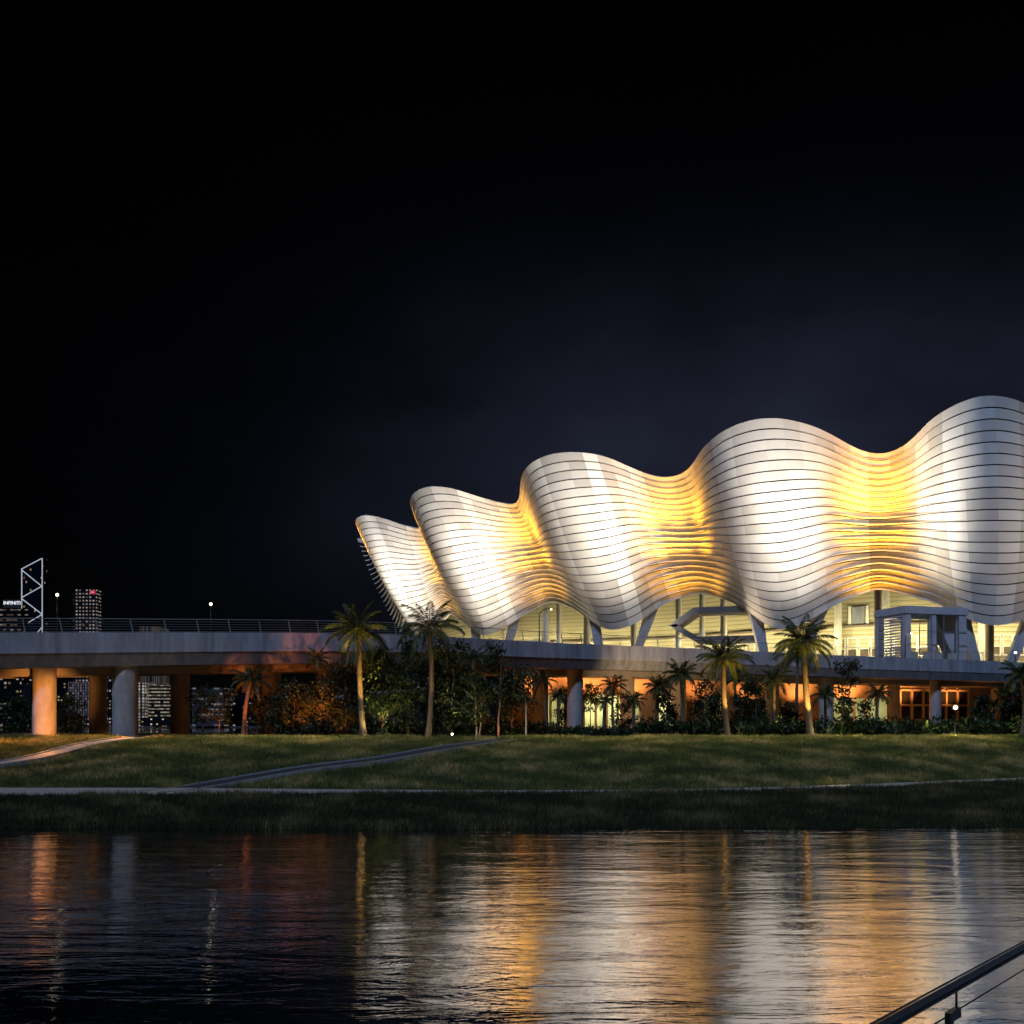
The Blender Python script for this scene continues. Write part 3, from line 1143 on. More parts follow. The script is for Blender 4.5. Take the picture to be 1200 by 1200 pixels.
PALMS = [
    dict(bx=426, D=93, tx=421, ty=738, rad_px=54, label='tall palm with gold-lit trunk and hanging pale frond beside the leafy trees', seed=1, nfr=24, r0=.3, r1=.2, hang=((3.3, -.75, 3.6), (-.3, -.7, 4.2))),
    dict(bx=502, D=94, tx=503, ty=735, rad_px=52, label='tall palm with black unlit trunk among the dense leafy trees', seed=2, nfr=22, r0=.24, r1=.18, hang=((3.6, -.9, 3.8), (-.5, -.9, 3.0))),
    dict(bx=853, D=94, tx=848, ty=772, rad_px=45, label='medium palm with gold-lit trunk at the left of the planted bed', seed=3, nfr=30, r0=.27, r1=.2),
    dict(bx=950, D=94, tx=941, ty=752, rad_px=52, label='tallest palm of the planted bed with leaning gold-lit trunk before the hall', seed=4, nfr=32, r0=.32, r1=.22),
    dict(bx=907, D=100, tx=907, ty=795, rad_px=29, label='small gold-lit palm between the two bright-trunked bed palms', seed=5, nfr=20, r0=.2, r1=.14),
    dict(bx=799, D=99, tx=798, ty=790, rad_px=31, label='dark palm with low shaggy crown left of the medium gold-lit bed palm', seed=6, nfr=24, r0=.22, r1=.16),
    dict(bx=285, D=97, tx=294, ty=796, rad_px=33, label='leaning palm with red-lit trunk under the bridge at left', seed=7, nfr=20, r0=.22, r1=.16),
    dict(bx=720, D=112, tx=719, ty=803, rad_px=24, label='slim dark palm standing before the orange podium wall right of the grey pier', seed=8, nfr=18, r0=.16, r1=.12),
    dict(bx=708, D=104, tx=709, ty=821, rad_px=19, label='short orange-lit palm just left of the slim dark palm', seed=9, nfr=16, r0=.2, r1=.17),
    dict(bx=641, D=104, tx=636, ty=797, rad_px=26, label='palm with drooping orange frond in front of the orange round pier', seed=10, nfr=15, r0=.16, r1=.12, hang=((-.4, -.9, 2.2),)),
    dict(bx=655, D=118, tx=655, ty=815, rad_px=17, label='dark palm between the orange round pier and the grey pier', seed=11, nfr=20, r0=.15, r1=.12),
    dict(bx=743, D=106, tx=743, ty=820, rad_px=19, label='short dark palm right of the slim dark palm by the podium wall', seed=12, nfr=18, r0=.2, r1=.16),
    dict(bx=770, D=102, tx=772, ty=805, rad_px=26, label='dark bushy palm at the left end of the planted bed', seed=13, nfr=22, r0=.2, r1=.15),
    dict(bx=1031, D=99, tx=1030, ty=812, rad_px=21, label='small dark palm by the orange glazed entrance', seed=14, nfr=20, r0=.18, r1=.14),
    dict(bx=1197, D=95, tx=1196, ty=790, rad_px=33, label='dark palm cut by the right edge of the photo', seed=15, nfr=24, r0=.24, r1=.18),
    dict(bx=934, D=103, tx=935, ty=768, rad_px=34, label='palm with thin red trunk directly behind the tallest bed palm', seed=16, nfr=18, r0=.18, r1=.14),
    dict(bx=968, D=104, tx=967, ty=814, rad_px=23, label='low dark palm just right of the tallest bed palm', seed=17, nfr=18, r0=.16, r1=.13),
    dict(bx=1166, D=118, tx=1166, ty=825, rad_px=14, label='tiny palm in front of the orange pier near the right edge', seed=18, nfr=16, r0=.14, r1=.12),
    dict(bx=558, D=101, tx=556, ty=772, rad_px=26, label='dim palm half hidden between leafy trees left of the slender tree', seed=19, nfr=16, r0=.16, r1=.12),
    dict(bx=385, D=100, tx=372, ty=772, rad_px=24, label='palm with bent red frond under the bridge left of the gold-lit tall palm', seed=20, nfr=12, r0=.16, r1=.12, hang=((0.2, -.6, 2.8),)),
    dict(bx=866, D=106, tx=862, ty=795, rad_px=26, label='dark palm right behind the medium gold-lit bed palm', seed=21, nfr=18, r0=.16, r1=.12),
]
for q in PALMS:
    palm_px(**q)

# ------------------------------------------------------------------ broadleaf trees
def leafy(base, height, width, label, seed, nleaf=1500, bark='bark', clear=.25, leaf=.27, name='leafy_tree', stems=1, cat='tree', grp='young leafy trees in front of the bridge', lm='leaf', taper=.7):
    rg = np.random.default_rng(seed)
    nleaf = int(nleaf * 1.35)
    base = np.array(base, float)
    root = thing(name, label, cat, base, grp)
    b = MB()
    for s in range(stems):
        off = np.array([rg.uniform(-.25, .25), rg.uniform(-.25, .25), 0]) * (s > 0) * 2
        lean = rg.normal(0, .05, 2)
        tr = [base + off + np.array([lean[0] * f * height, lean[1] * f * height, f * height * .92 - .15]) + rg.normal(0, .04, 3) * (f > 0) for f in np.linspace(0, 1, 9)]
        b.tube(tr, list(np.linspace(.055 + height * .007, .015, 9)), 7)
        for k in range(9):
            f = rg.uniform(clear, .9)
            st_ = base + off + np.array([lean[0] * f * height, lean[1] * f * height, f * height * .92])
            az = rg.uniform(0, 2 * math.pi)
            ln = width * .45 * rg.uniform(.6, 1)
            e = st_ + np.array([math.cos(az) * ln, math.sin(az) * ln, ln * rg.uniform(.3, .9)])
            b.tube([st_, (st_ + e) / 2 + np.array([0, 0, .06 * ln]), e], [.03, .02, .008], 5)
    b.build('trunk', M[bark], root, True)
    # crown: clumps spread through an uneven envelope
    nc = max(10, int(nleaf / 45))
    zc = rg.uniform(clear, 1.0, nc)
    rad = width / 2 * np.clip((1 - np.abs((zc - (clear + (1 - clear) * .42)) / (1 - clear)) ** 1.6 * taper * 1.5), .15, 1)
    az = rg.uniform(0, 2 * math.pi, nc)
    rr_ = rad * np.sqrt(rg.uniform(0.02, 1, nc))
    cc = np.stack([rr_ * np.cos(az), rr_ * np.sin(az), zc * height], -1)
    ct = rg.uniform(0, .6, nc)
    idx = rg.integers(0, nc, nleaf)
    P_ = cc[idx] + rg.normal(0, 1, (nleaf, 3)) * np.array([.34, .34, .26]) * (.6 + width * .12)
    P_[:, 2] = np.maximum(P_[:, 2], height * clear * .6)
    P_ += base
    d = rg.normal(0, 1, (nleaf, 3)); d[:, 2] -= .4
    d /= np.linalg.norm(d, axis=1)[:, None]
    r_ = np.cross(d, rg.normal(0, 1, (nleaf, 3)))
    r_ /= np.linalg.norm(r_, axis=1)[:, None]
    ll = leaf * rg.uniform(.6, 1.3, nleaf)[:, None]
    V = np.stack([P_, P_ + d * ll * .5 + r_ * ll * .32, P_ + d * ll, P_ + d * ll * .5 - r_ * ll * .32], 1).reshape(-1, 3)
    T = np.clip(ct[idx] + rg.normal(.1, .15, nleaf), 0, 1)
    fast_mesh('crown', V, np.arange(len(V)).reshape(-1, 4), 4, M[lm], T, root)
    return root


def leafy_px(x, D, ytop, wpx, label, seed, **k):
    b = gpt(x, D)
    h = at(x, ytop, D)[2] - b[2]
    return leafy(b, h, wpx * D / F, label, seed, **k)


TREES = [
    (447, 94.5, 762, 50, 'bushy bright-leaved tree right beside the gold-lit tall palm', dict(nleaf=3200, clear=.08)),
    (478, 95.5, 752, 40, 'dark leafy tree left of the black-trunked palm', dict(nleaf=2400, clear=.1)),
    (528, 96, 747, 52, 'tall broad dark tree right of the black-trunked palm', dict(nleaf=3400, clear=.1)),
    (584, 93.5, 755, 34, 'slender tree with brown lit stem and small top crown before the bridge', dict(nleaf=900, clear=.45)),
    (617, 93.5, 783, 32, 'thin pale-stemmed tree left of the orange round pier', dict(nleaf=750, clear=.35, bark='bark_pale')),
    (561, 95, 795, 36, 'low tree with twin pale stems left of the slender brown-stemmed tree', dict(nleaf=1300, clear=.25, stems=2, bark='bark_pale')),
    (600, 97, 788, 36, 'dark tree between the slender brown-stemmed tree and the thin pale-stemmed one', dict(nleaf=1500, clear=.25)),
    (404, 97, 775, 40, 'dark leafy tree just left of the gold-lit tall palm', dict(nleaf=2200, clear=.1)),
    (374, 96, 798, 38, 'low red-tinged leafy tree below the bent red frond', dict(nleaf=1900, clear=.12)),
    (345, 98, 800, 40, 'dark leafy tree right of the red-brown round pier', dict(nleaf=2000, clear=.12)),
    (322, 95, 812, 30, 'small red-tinged tree in front of the red-brown round pier', dict(nleaf=1100, clear=.15)),
    (257, 97, 802, 30, 'sparse red-stemmed tree left of the leaning red-lit palm', dict(nleaf=650, clear=.3)),
    (238, 99, 806, 26, 'sparse dark tree at the left end of the tree row by the dark pier', dict(nleaf=600, clear=.3)),
    (303, 99, 808, 24, 'thin dark tree right of the leaning red-lit palm', dict(nleaf=600, clear=.3)),
    (424, 98, 790, 34, 'low dark tree directly behind the gold-lit trunk', dict(nleaf=1500, clear=.08)),
    (503, 99, 775, 44, 'dark tree behind the black palm trunk', dict(nleaf=2000, clear=.08)),
    (991, 97, 778, 27, 'small round-crowned dark tree in front of the bridge right of the tallest palm', dict(nleaf=420, clear=.62, leaf=.3, taper=.4)),
    (990, 96, 815, 20, 'low bushy tree under the small round-crowned tree', dict(nleaf=700, clear=.1)),
    (885, 100, 790, 30, 'dark leafy tree between the medium gold-lit palm and the small palm', dict(nleaf=1300, clear=.2)),
    (830, 101, 800, 30, 'dark leafy tree behind the bed left of the medium gold-lit palm', dict(nleaf=1300, clear=.2)),
    (1186, 100, 800, 30, 'dark leafy tree behind the palm at the right edge', dict(nleaf=1500, clear=.1)),
    (662, 136, 808, 22, 'dark tree behind the grey pier', dict(nleaf=900, clear=.3)),
    (692, 136, 803, 26, 'dark tree with round crown right of the grey pier under the bridge', dict(nleaf=1100, clear=.45)),
    (782, 103, 812, 30, 'low dark tree right behind the dark bushy palm at the bed end', dict(nleaf=900, clear=.1)),
    (870, 104, 815, 26, 'low dark tree just right of the medium gold-lit trunk', dict(nleaf=800, clear=.1)),
    (925, 103, 822, 24, 'low dark tree left of the red-trunked palm', dict(nleaf=700, clear=.1)),
    (1015, 103, 822, 22, 'low dark tree left of the small palm by the glazed entrance', dict(nleaf=600, clear=.1)),
    (1150, 104, 815, 24, 'low dark tree in front of the dark opening left of the right-edge palm', dict(nleaf=800, clear=.1)),
    (730, 118, 815, 24, 'low dark tree between slim dark palm and short dark palm', dict(nleaf=800, clear=.1)),
    (18, 112, 816, 42, 'broad dark green tree at the left edge beyond the bridge', dict(nleaf=1800, clear=.05, leaf=.3)),
    (82, 114, 815, 36, 'dark green tree beyond the bridge right of the orange pier', dict(nleaf=1600, clear=.05, leaf=.3)),
]
for k, (x, D, yt, w, lab, kw) in enumerate(TREES):
    leafy_px(x, D, yt, w, lab, 100 + k, **kw)

# ------------------------------------------------------------------ planted bed
def bed_plant(base, h, label, seed, nl=18, w=.16):
    rg = random.Random(seed)
    base = np.array(base, float)
    root = thing('bed_plant', label, 'plant', base, 'broad-leaved plants in the bed along the lawn crest')
    V, Fs, T = [], [], []
    for k in range(nl):
        az = rg.uniform(0, 2 * math.pi)
        el = math.radians(rg.uniform(35, 85))
        ln = h * rg.uniform(.7, 1.25)
        hd = np.array((math.cos(az), math.sin(az), 0)); sd = np.array((-math.sin(az), math.cos(az), 0))
        p = base + np.array([rg.uniform(-.3, .3), rg.uniform(-.3, .3), 0])
        t0 = rg.uniform(.05, .9)
        e = el
        ns = 6
        o = len(V)
        for s in range(ns + 1):
            f = s / ns
            ww = w * h * (math.sin(math.pi * min(1, .08 + f * .92)) ** .7) * (.25 if s == 0 else 1)
            d = hd * math.cos(e) + up * math.sin(e)
            V.extend([p - sd * ww / 2, p + sd * ww / 2])
            p = p + d * ln / ns
            e -= rg.uniform(.1, .32)
        for s in range(ns):
            Fs.append((o + 2 * s, o + 2 * s + 1, o + 2 * s + 3, o + 2 * s + 2))
            T.append(min(1, max(0, t0 + rg.uniform(-.08, .08))))
    fast_mesh('leaves', np.array(V), np.array(Fs), 4, M['bed_leaf'], np.array(T), root)
    b = MB()
    for k in range(4):
        a = rg.uniform(0, 6.28)
        b.tube([base + np.array([.12 * math.cos(a), .12 * math.sin(a), -.1]), base + np.array([.25 * math.cos(a), .25 * math.sin(a), h * .5])], [.035, .02], 5)
    b.build('stems', M['bark'], root)
    return root


BED = [(757, 'first big-leaved plant at the left end of the planted bed'), (776, 'big glossy plant in front of the dark bushy palm'), (793, 'dense big-leaved plant before the dark shaggy palm'),
       (812, 'big-leaved plant just right of the dark shaggy palm'), (831, 'big-leaved plant close to the left of the medium gold-lit trunk'), (868, 'upright pale-leaved plant right of the medium gold-lit trunk'),
       (884, 'dark arching plant left of the small gold-lit palm'), (902, 'arching plant at the foot of the small gold-lit palm'), (921, 'drooping feathery plant right of the small gold-lit palm'),
       (936, 'narrow plant touching the leaning gold-lit trunk from the left'), (971, 'bright upright plant with lit stems right of the leaning gold-lit trunk'), (988, 'bright broad plant below the round-crowned small tree'),
       (1008, 'dark plant left of the small palm by the glazed entrance'), (1024, 'thin plant at the foot of the small palm by the glazed entrance'), (1046, 'dark plant right of the small palm by the glazed entrance'),
       (1064, 'big-leaved plant under the left half of the glazed entrance'), (1084, 'dark plant in front of the grey pier by the glazed entrance'), (1103, 'plant just left of the bright garden floodlight'),
       (1134, 'big plant just right of the bright garden floodlight'), (1152, 'tall broad plant midway between floodlight and right-edge palm'), (1170, 'broad plant left of the right-edge palm'), (1189, 'plant at the foot of the right-edge palm')]
for k, (x, lab) in enumerate(BED):
    rg = random.Random(k * 3 + 1)
    bed_plant(gpt(x, 94.6 + .35 * float(extraY((x - 600) * 94 / F)) * .3 + rg.uniform(-.5, .8)), rg.uniform(1.45, 2.3), lab, 300 + k, nl=rg.randint(20, 32), w=rg.choice((.12, .16, .2)))


def ground_cover(name, px0, px1, D0, D1, hmax, n, label, lm='bed_leaf'):
    X = RNG.uniform(0, 1, n)
    D = RNG.uniform(D0, D1, n)
    px = px0 + (px1 - px0) * X
    wx = (px - 600) * D / F
    hmod = .5 + .5 * np.sin(px * .12 + 1.5 * np.sin(px * .05)) * np.sin(D * 1.3 + px * .03)
    z = hgt(wx, D) + RNG.uniform(0, 1, n) ** 1.2 * hmax * (.45 + .6 * hmod)
    P_ = np.stack([wx, D, z], -1)
    d = RNG.normal(0, 1, (n, 3)); d[:, 2] += .5
    d /= np.linalg.norm(d, axis=1)[:, None]
    r_ = np.cross(d, RNG.normal(0, 1, (n, 3))); r_ /= np.linalg.norm(r_, axis=1)[:, None]
    ll = RNG.uniform(.2, .55, n)[:, None]
    V = np.stack([P_, P_ + d * ll * .5 + r_ * ll * .2, P_ + d * ll, P_ + d * ll * .5 - r_ * ll * .2], 1).reshape(-1, 3)
    o = fast_mesh(name, V, np.arange(len(V)).reshape(-1, 4), 4, M[lm], np.clip(RNG.normal(.3, .2, n), 0, 1))
    kind(o, 'stuff', label)
    o['category'] = 'undergrowth'


ground_cover('undergrowth', 745, 1225, 95.5, 101, 1.9, 15000, 'dense low planting filling the bed behind the broad-leaved plants')
ground_cover('undergrowth', 330, 660, 95, 101, 1.5, 7000, 'dark low planting under the leafy trees', 'leaf')
ground_cover('undergrowth', 660, 760, 100, 108, .9, 2500, 'low planting under the bridge before the podium', 'leaf')

# ------------------------------------------------------------------ lamps that show
def street_lamp(px, py, D, zbase, label, arm=0.0, size=.12, grp=None, power=0):
    head = at(px, py, D)
    base = np.array([head[0] - arm, D, zbase])
    root = thing('street_lamp', label, 'lamp', base, grp)
    b = MB()
    b.tube([base, (base[0], D, head[2] - (0.5 if arm else .1))], [.08, .05], 8)
    if arm:
        b.tube([(base[0], D, head[2] - .5), (base[0] + arm * .4, D, head[2] + .02), (head[0], D, head[2] + .12)], [.05, .045, .04], 8)
    b.build('pole', M['black'], root, True)
    s = MB(); s.sphere(head, (size, size, size))
    s.build('lamp_head', M['bulb'], root, True)


def deck_z(px):
    return bl[bpos(px)][2] - .35


street_lamp(67, 697, 101, deck_z(75), 'bright lamp above the bridge between the two far towers', size=.15, grp='street lamps on the bridge')
street_lamp(247, 708, 107, deck_z(250), 'bright lamp standing alone above the bridge in the black sky', size=.15, grp='street lamps on the bridge')
street_lamp(646, 714, 128, deck_z(632), 'black arm lamp on the bridge in front of the second arch', arm=1.5, size=.1, grp='street lamps on the bridge')
street_lamp(1190, 765, 160, deck_z(1180), 'lit lamp beside the raking leg at the right edge', size=.2, grp='street lamps on the bridge')
street_lamp(1068, 742, 151.6, deck_z(1061), 'small arm lamp at the corner of the grey lift house', arm=.9, size=.13, grp='street lamps on the bridge')


def flood(px, D, dz, label, size, aim):
    p = gpt(px, D)
    root = thing('garden_floodlight', label, 'floodlight', p, 'garden floodlights')
    b = MB(); b.tube([p, p + up * (dz - size)], .04, 8); b.box(p + up * (dz - .02), (size * 2.2, .18, size * 1.8)); b.build('housing', M['black'], root)
    s = MB(); s.sphere(p + up * dz + np.array((0, -.14, 0)), (size, .06, size)); s.build('lens', M['bulb'], root, True)


flood(1119, 93.2, 2.75, 'bright garden floodlight glaring over the planted bed', .2, None)
flood(530, 92.6, .32, 'small ground floodlight at the edge of the crest path under the trees', .1, None)

# ------------------------------------------------------------------ far bank and city
b = MB(); b.box((-300, 1150, .2), (1800, 560, 2.0)); kind(b.build('far_bank', M['asphalt']), 'structure', 'far river bank carrying the city')
CD = 900.0


def tower(name, px0, px1, ytop, mtl, label, D=CD, depth=30, zb=1.2):
    a, c_ = at(px0, ytop, D), at(px1, ytop, D)
    root = thing(name, label, 'building', ((a[0] + c_[0]) / 2, D, zb))
    b_ = MB(); b_.box(((a[0] + c_[0]) / 2, D + depth / 2, (a[2] + zb) / 2), (c_[0] - a[0], depth, a[2] - zb))
    b_.build('facade', mtl, root)
    return root, a, c_


WHITE = (1., .93, .85)
# braced tower
ta = [at(25.5, 667, CD), at(49.5, 654, CD)]
tr_ = thing('braced_tower', 'far dark tower outlined by white lit diagonal bracing', 'building', (at(37, 700, CD)[0], CD, 1.2))
b = MB()
xl, xr = ta[0][0], ta[1][0]
b.prism([(xl, CD, 1.2), (xr, CD, 1.2), (xr, CD, ta[1][2]), (xl, CD, ta[0][2])], (0, 9, 0))
b.build('facade', window_mat('braced tower windows', (.006, .008, .02), 1.9, 3.6, .07, (1, .75, .55), .5, warm=.7), tr_)
LIT = mat('lit outline tube', (.8, .8, .8), .4, emit=(.85, .87, .9), estr=.38)
b = MB()
for (x0, y0), (x1, y1) in (((25.5, 667), (25.5, 713)), ((49.5, 654), (49.5, 741)), ((25, 667), (48.6, 654.6)), ((25.5, 668), (49, 687)), ((49, 687), (26, 700)), ((26, 702), (49.5, 720)), ((49.5, 720), (34, 729)), ((49.5, 735), (44, 741))):
    b.tube([at(x0, y0, CD - .6), at(x1, y1, CD - .6)], .42, 6)
b.build('bracing', LIT, tr_)
# gridded tower with red sign
gt_, a, c_ = tower('grid_tower', 87.5, 113, 690, window_mat('grid tower windows', (.03, .03, .045), 2.95, 3.05, .93, (.85, .72, .66), .42, fx=(.25, .75), fz=(.3, .7), warm=.3), 'far gridded office tower with small red sign at its top corner', depth=11)
b = MB()
s0 = at(108.5, 694, CD - .8)
b.box(s0, (5.0, .6, 3.0)); b.build('sign', mat('red sign', (.5, .01, .04), .4, emit=(.8, .02, .08), estr=.5), gt_)
b = MB(); 
for dx in (-1.1, 0, 1.1):
    b.box(s0 + np.array((dx, -.45, 0)), (.7, .2, 1.1))
b.build('sign_mark', mat('pale sign mark', (.8, .6, .6), .4, emit=(.9, .45, .5), estr=.5), gt_)
b = MB(); q0 = at(84, 690, CD); b.box((at(85.5, 700, CD)[0] , CD + 12, (at(0, 697, CD)[2] + 1.2) / 2), (2.6, 16, at(0, 697, CD)[2] - 1.2)); b.build('side_wing', window_mat('side wing windows', (.02, .02, .03), 2, 3, .4, (.9, .7, .6), .15), gt_)
# low block with white roof sign
lb, a, c_ = tower('sign_block', -6, 33, 712, window_mat('sign block windows', (.012, .013, .02), 3.2, 4.4, .45, (1, .8, .7), .22, fx=(.05, .95), fz=(.35, .6), warm=.6), 'far low block with white lettered roof sign beside the braced tower', depth=26)
b = MB(); p = at(14, 707.3, CD - 2); b.box(p + np.array((0, 1.5, 0)), (16.5, .8, 7)); b.build('sign_backing', M['dark'], lb)


def text_mesh(txt, size, loc, mtl, parent, name):
    cu = bpy.data.curves.new('lettering', 'FONT')
    cu.body = txt
    cu.size = size
    cu.extrude = .1
    cu.align_x = 'CENTER'
    cu.align_y = 'CENTER'
    tmp = bpy.data.objects.new('tmp', cu)
    C.objects.link(tmp)
    bpy.context.view_layer.update()
    me = bpy.data.meshes.new_from_object(tmp.evaluated_get(bpy.context.evaluated_depsgraph_get()))
    bpy.data.objects.remove(tmp)
    me.materials.clear()
    me.materials.append(mtl)
    o = bpy.data.objects.new(name, me)
    C.objects.link(o)
    o.parent = parent
    o.matrix_parent_inverse = Matrix.Translation(-Vector(parent.location))
    o.location = tuple(float(c) for c in loc)
    o.rotation_euler = (math.pi / 2, 0, 0)
    return o


text_mesh('INFINITI', 4.2, at(14, 706.7, CD - 2.2), mat('white lit letters', (.9, .9, .9), .4, emit=(.95, .93, .95), estr=1.1), lb, 'sign_lettering')
# below the deck
tower('office_block', 80, 104, 799, window_mat('pale grid block', (.1, .09, .11), 2.2, 2.35, .9, (.75, .65, .75), .16, fx=(.0, .62), fz=(.1, .9), warm=0), 'pale gridded block seen under the bridge right of the orange pier', D=880)
tower('office_block', 169.5, 199, 803, window_mat('lit strip block', (.03, .03, .03), 2.6, 2.9, .85, (1, .88, .68), .3, fx=(.04, .96), fz=(.3, .7), warm=.3), 'brightly lit block seen under the bridge right of the grey pier', D=880)
tower('office_block', 153, 169, 800, window_mat('bright frame block', (.05, .05, .05), 3.6, 2.6, .98, (.95, .85, .78), .42, fx=(.25, .8), fz=(.15, .85), warm=.1), 'narrow bright striped block joined to the lit block under the bridge', D=870)
tower('office_block', 225, 262, 806, window_mat('white terraced block', (.16, .15, .16), 5, 4.4, .6, (.9, .88, .95), .22, fx=(.02, .95), fz=(.3, .65), warm=.05), 'white terraced block behind the sparse red-stemmed tree', D=860)
tower('office_block', -8, 24, 795, window_mat('sparse block', (.008, .008, .012), 3.4, 3.6, .22, (1, .85, .7), .5, warm=.4), 'dark block with few lit windows at the left edge under the bridge', D=870)
tower('office_block', 26, 36, 801, window_mat('violet block', (.03, .028, .05), 3, 3, .12, (1, .8, .6), .3), 'small dark violet block just left of the orange pier', D=860)
tower('office_block', 66, 80, 800, window_mat('warm dot block', (.01, .01, .012), 2.6, 2.8, .22, (1, .75, .5), .5, warm=.6), 'narrow dark block with warm dots just right of the orange pier', D=890)
tower('office_block', 124, 136, 792, window_mat('thin lit block', (.01, .01, .014), 2.4, 3, .4, (.9, .85, .9), .35), 'thin block seen between the black pier and the grey pier', D=880)
tower('office_block', 270, 330, 808, window_mat('blue dot block', (.01, .012, .016), 2.8, 3.2, .2, (.8, .85, 1), .35), 'wide dark block behind the leaning red-lit palm', D=900)
tower('office_block', 163, 185, 734, window_mat('roof comb', (.05, .05, .055), 1.6, 20, .9, (.8, .75, .75), .12, fx=(.1, .6), fz=(0, 1)), 'distant pale block just showing over the bridge railing', D=900)
tower('shore_block', 90, 104, 843, window_mat('shore dots', (.02, .025, .03), 2.2, 2, .35, (.8, .9, 1), .4), 'low waterside block with white dots under the bridge', D=840)
tower('shore_block', 165, 200, 841, window_mat('shore dots two', (.02, .022, .03), 2.4, 2, .35, (1, .85, .7), .6), 'low waterside block with warm dots below the lit block', D=840)

# ------------------------------------------------------------------ foreground railing on the quay
r0_, r1_ = at(1000, 1211, 2.86), at(1330, 1038.5, 4.9)
# horizontal rail through two seen points
A_ = at(1025, 1199, 3.0); 
zr = A_[2]
B_ = at(1200, 1104, (EYE - zr) * F / (1104 - HOR))
dr_ = B_ - A_; dr_[2] = 0; Lr = np.linalg.norm(dr_); dr_ /= Lr
nr_ = np.array([-dr_[1], dr_[0], 0])
def rp_(s, off=0, dz=0): return np.array([A_[0], A_[1], zr]) + dr_ * s + nr_ * off + up * dz
rl = thing('quay_railing', 'black steel handrail with bracketed post close to the camera', 'railing', rp_(0, 0, -1.05))
S0, S1 = -3.2, 5.5
b = MB(); b.box((rp_(S0) + rp_(S1)) / 2 + up * -.013, (S1 - S0, .011, .026), [dr_, nr_, (0, 0, 1)]); b.build('top_rail', mat('polished black steel', (.012, .012, .013), .14, metal=.2, spec=.8), rl)
b = MB(); b.tube([rp_(S0, .0055, .001), rp_(S1, .0055, .001)], .0022, 8); b.build('rail_highlight', mat('rail highlight strip', (.75, .75, .75), .2, metal=.9), rl, True)  # added bright strip, stands in for the highlight along the rail top
b = MB(); b.tube([rp_(S0, .0, -.036), rp_(S1, .0, -.036)], .0085, 14); b.build('under_rail', mat('satin dark steel', (.12, .115, .12), .25, metal=.8), rl, True)
b = MB(); b.tube([rp_(S0, .01, -.118), rp_(S1, .01, -.118)], .0028, 8); b.build('wire', M['black'], rl, True)
sp_ = float(np.dot(at(1112, 1170, 3.45) + np.array((.023, 0, 0)) - np.array([A_[0], A_[1], zr]), dr_))
for s in (sp_ - 1.9, sp_, sp_ + 1.9):
    b = MB()
    b.box(rp_(s, 0, -.57), (.03, .02, .94), [dr_, nr_, (0, 0, 1)])
    b.box(rp_(s + .052, 0, -.116), (.074, .02, .034), [dr_, nr_, (0, 0, 1)])
    b.box(rp_(s + .05, 0, -.25), (.07, .04, .03), [dr_, nr_, (0, 0, 1)])
    pst = b.build('post', M['black'], rl)
    b = MB(); b.tube([rp_(s + .07, 0, -.099), rp_(s + .07, 0, -.04)], .0045, 8)
    b.build('pin', M['black'], pst, True)
    b = MB(); b.tube([rp_(s + .032, 0, -.133), rp_(s + .032, 0, -.9)], .005, 8)
    b.build('rod', mat('copper rod', (.5, .25, .15), .35, metal=.8), pst, True)
b = MB()
q0, q1 = rp_(-4.5, -.25, -1.05), rp_(7, -.25, -1.05)
back = -nr_ * -1
nb_ = nr_ if np.dot(nr_, np.array([0, -1, 0])) > 0 else -nr_
b.prism([rp_(-4.5, 0, -1.05) - nb_ * .15, rp_(7, 0, -1.05) - nb_ * .15, rp_(7, 0, -1.05) + nb_ * 9, rp_(-4.5, 0, -1.05) + nb_ * 9], (0, 0, -.35))
kind(b.build('quay', M['paving']), 'structure', 'paved quay edge below the handrail')

# ------------------------------------------------------------------ light
# facade floods: white, in front of every lobe, plus an added peach side fill
WARMW = (1.0, .91, .76)
def facade_pt(u, v):
    i = int(np.clip(round((u + 1) * NU), 0, len(U) - 1))
    return bot[i] + (rim[i] - bot[i]) * v, nrm[i]


def lobe_flood(u, dist, power, v=.5, side=0.0, angle=62, z=15.5, col=WARMW, radius=.8, blend=.9):
    p, n = facade_pt(u, v)
    f, _ = facade_pt(round(u), 0)
    h = n.copy(); h[2] = 0; h /= np.linalg.norm(h)
    t = np.array([h[1], -h[0], 0])
    if t[0] < 0: t = -t
    pos = np.array([f[0], f[1], 0]) + h * dist + t * side
    pos[2] = z
    lamp('SPOT', pos, power, col, p, radius, angle, blend, 'facade_flood_and_fill')


K = .55
FL = [(0.22, 46, 1.0, .7, -10), (-.3, 46, 1.15, .66, 16), (.95, 46, 1.3, .68, 10), (1.92, 46, 1.35, .72, 8), (2.9, 44, 1.4, .66, 7), (3.9, 42, 1.1, .6, 6), (-1, 46, 1.0, .5, 0)]
for u, d_, p_, v_, s_ in FL:
    lobe_flood(u, d_, 60000 * K * p_, v_, s_, 58)
    lobe_flood(u, d_, 60000 * K * p_, v_ - .05, s_ - 34, 60, col=(1, .74, .5))  # added peach fill from the left, standing in for gold spill
    for dv_, pw_ in ((.12, 250000), (-.1, 230000), (-.32, 130000)):
        lobe_flood(u, d_, pw_ * K * p_, v_ + dv_, s_ - 2, 29, blend=1.0)
GOLD = (.9, .38, .01)


def fold_light(u, power, v=.02, dist=11, vt=.5, angle=150, col=GOLD, dz=-3):
    p, n = facade_pt(u, v)
    h = n.copy(); h[2] = 0; h /= np.linalg.norm(h)
    t_, _ = facade_pt(u, vt)
    lamp('SPOT', p + h * dist + up * dz, power, col, t_, .8, angle, .9, 'fold_uplight')


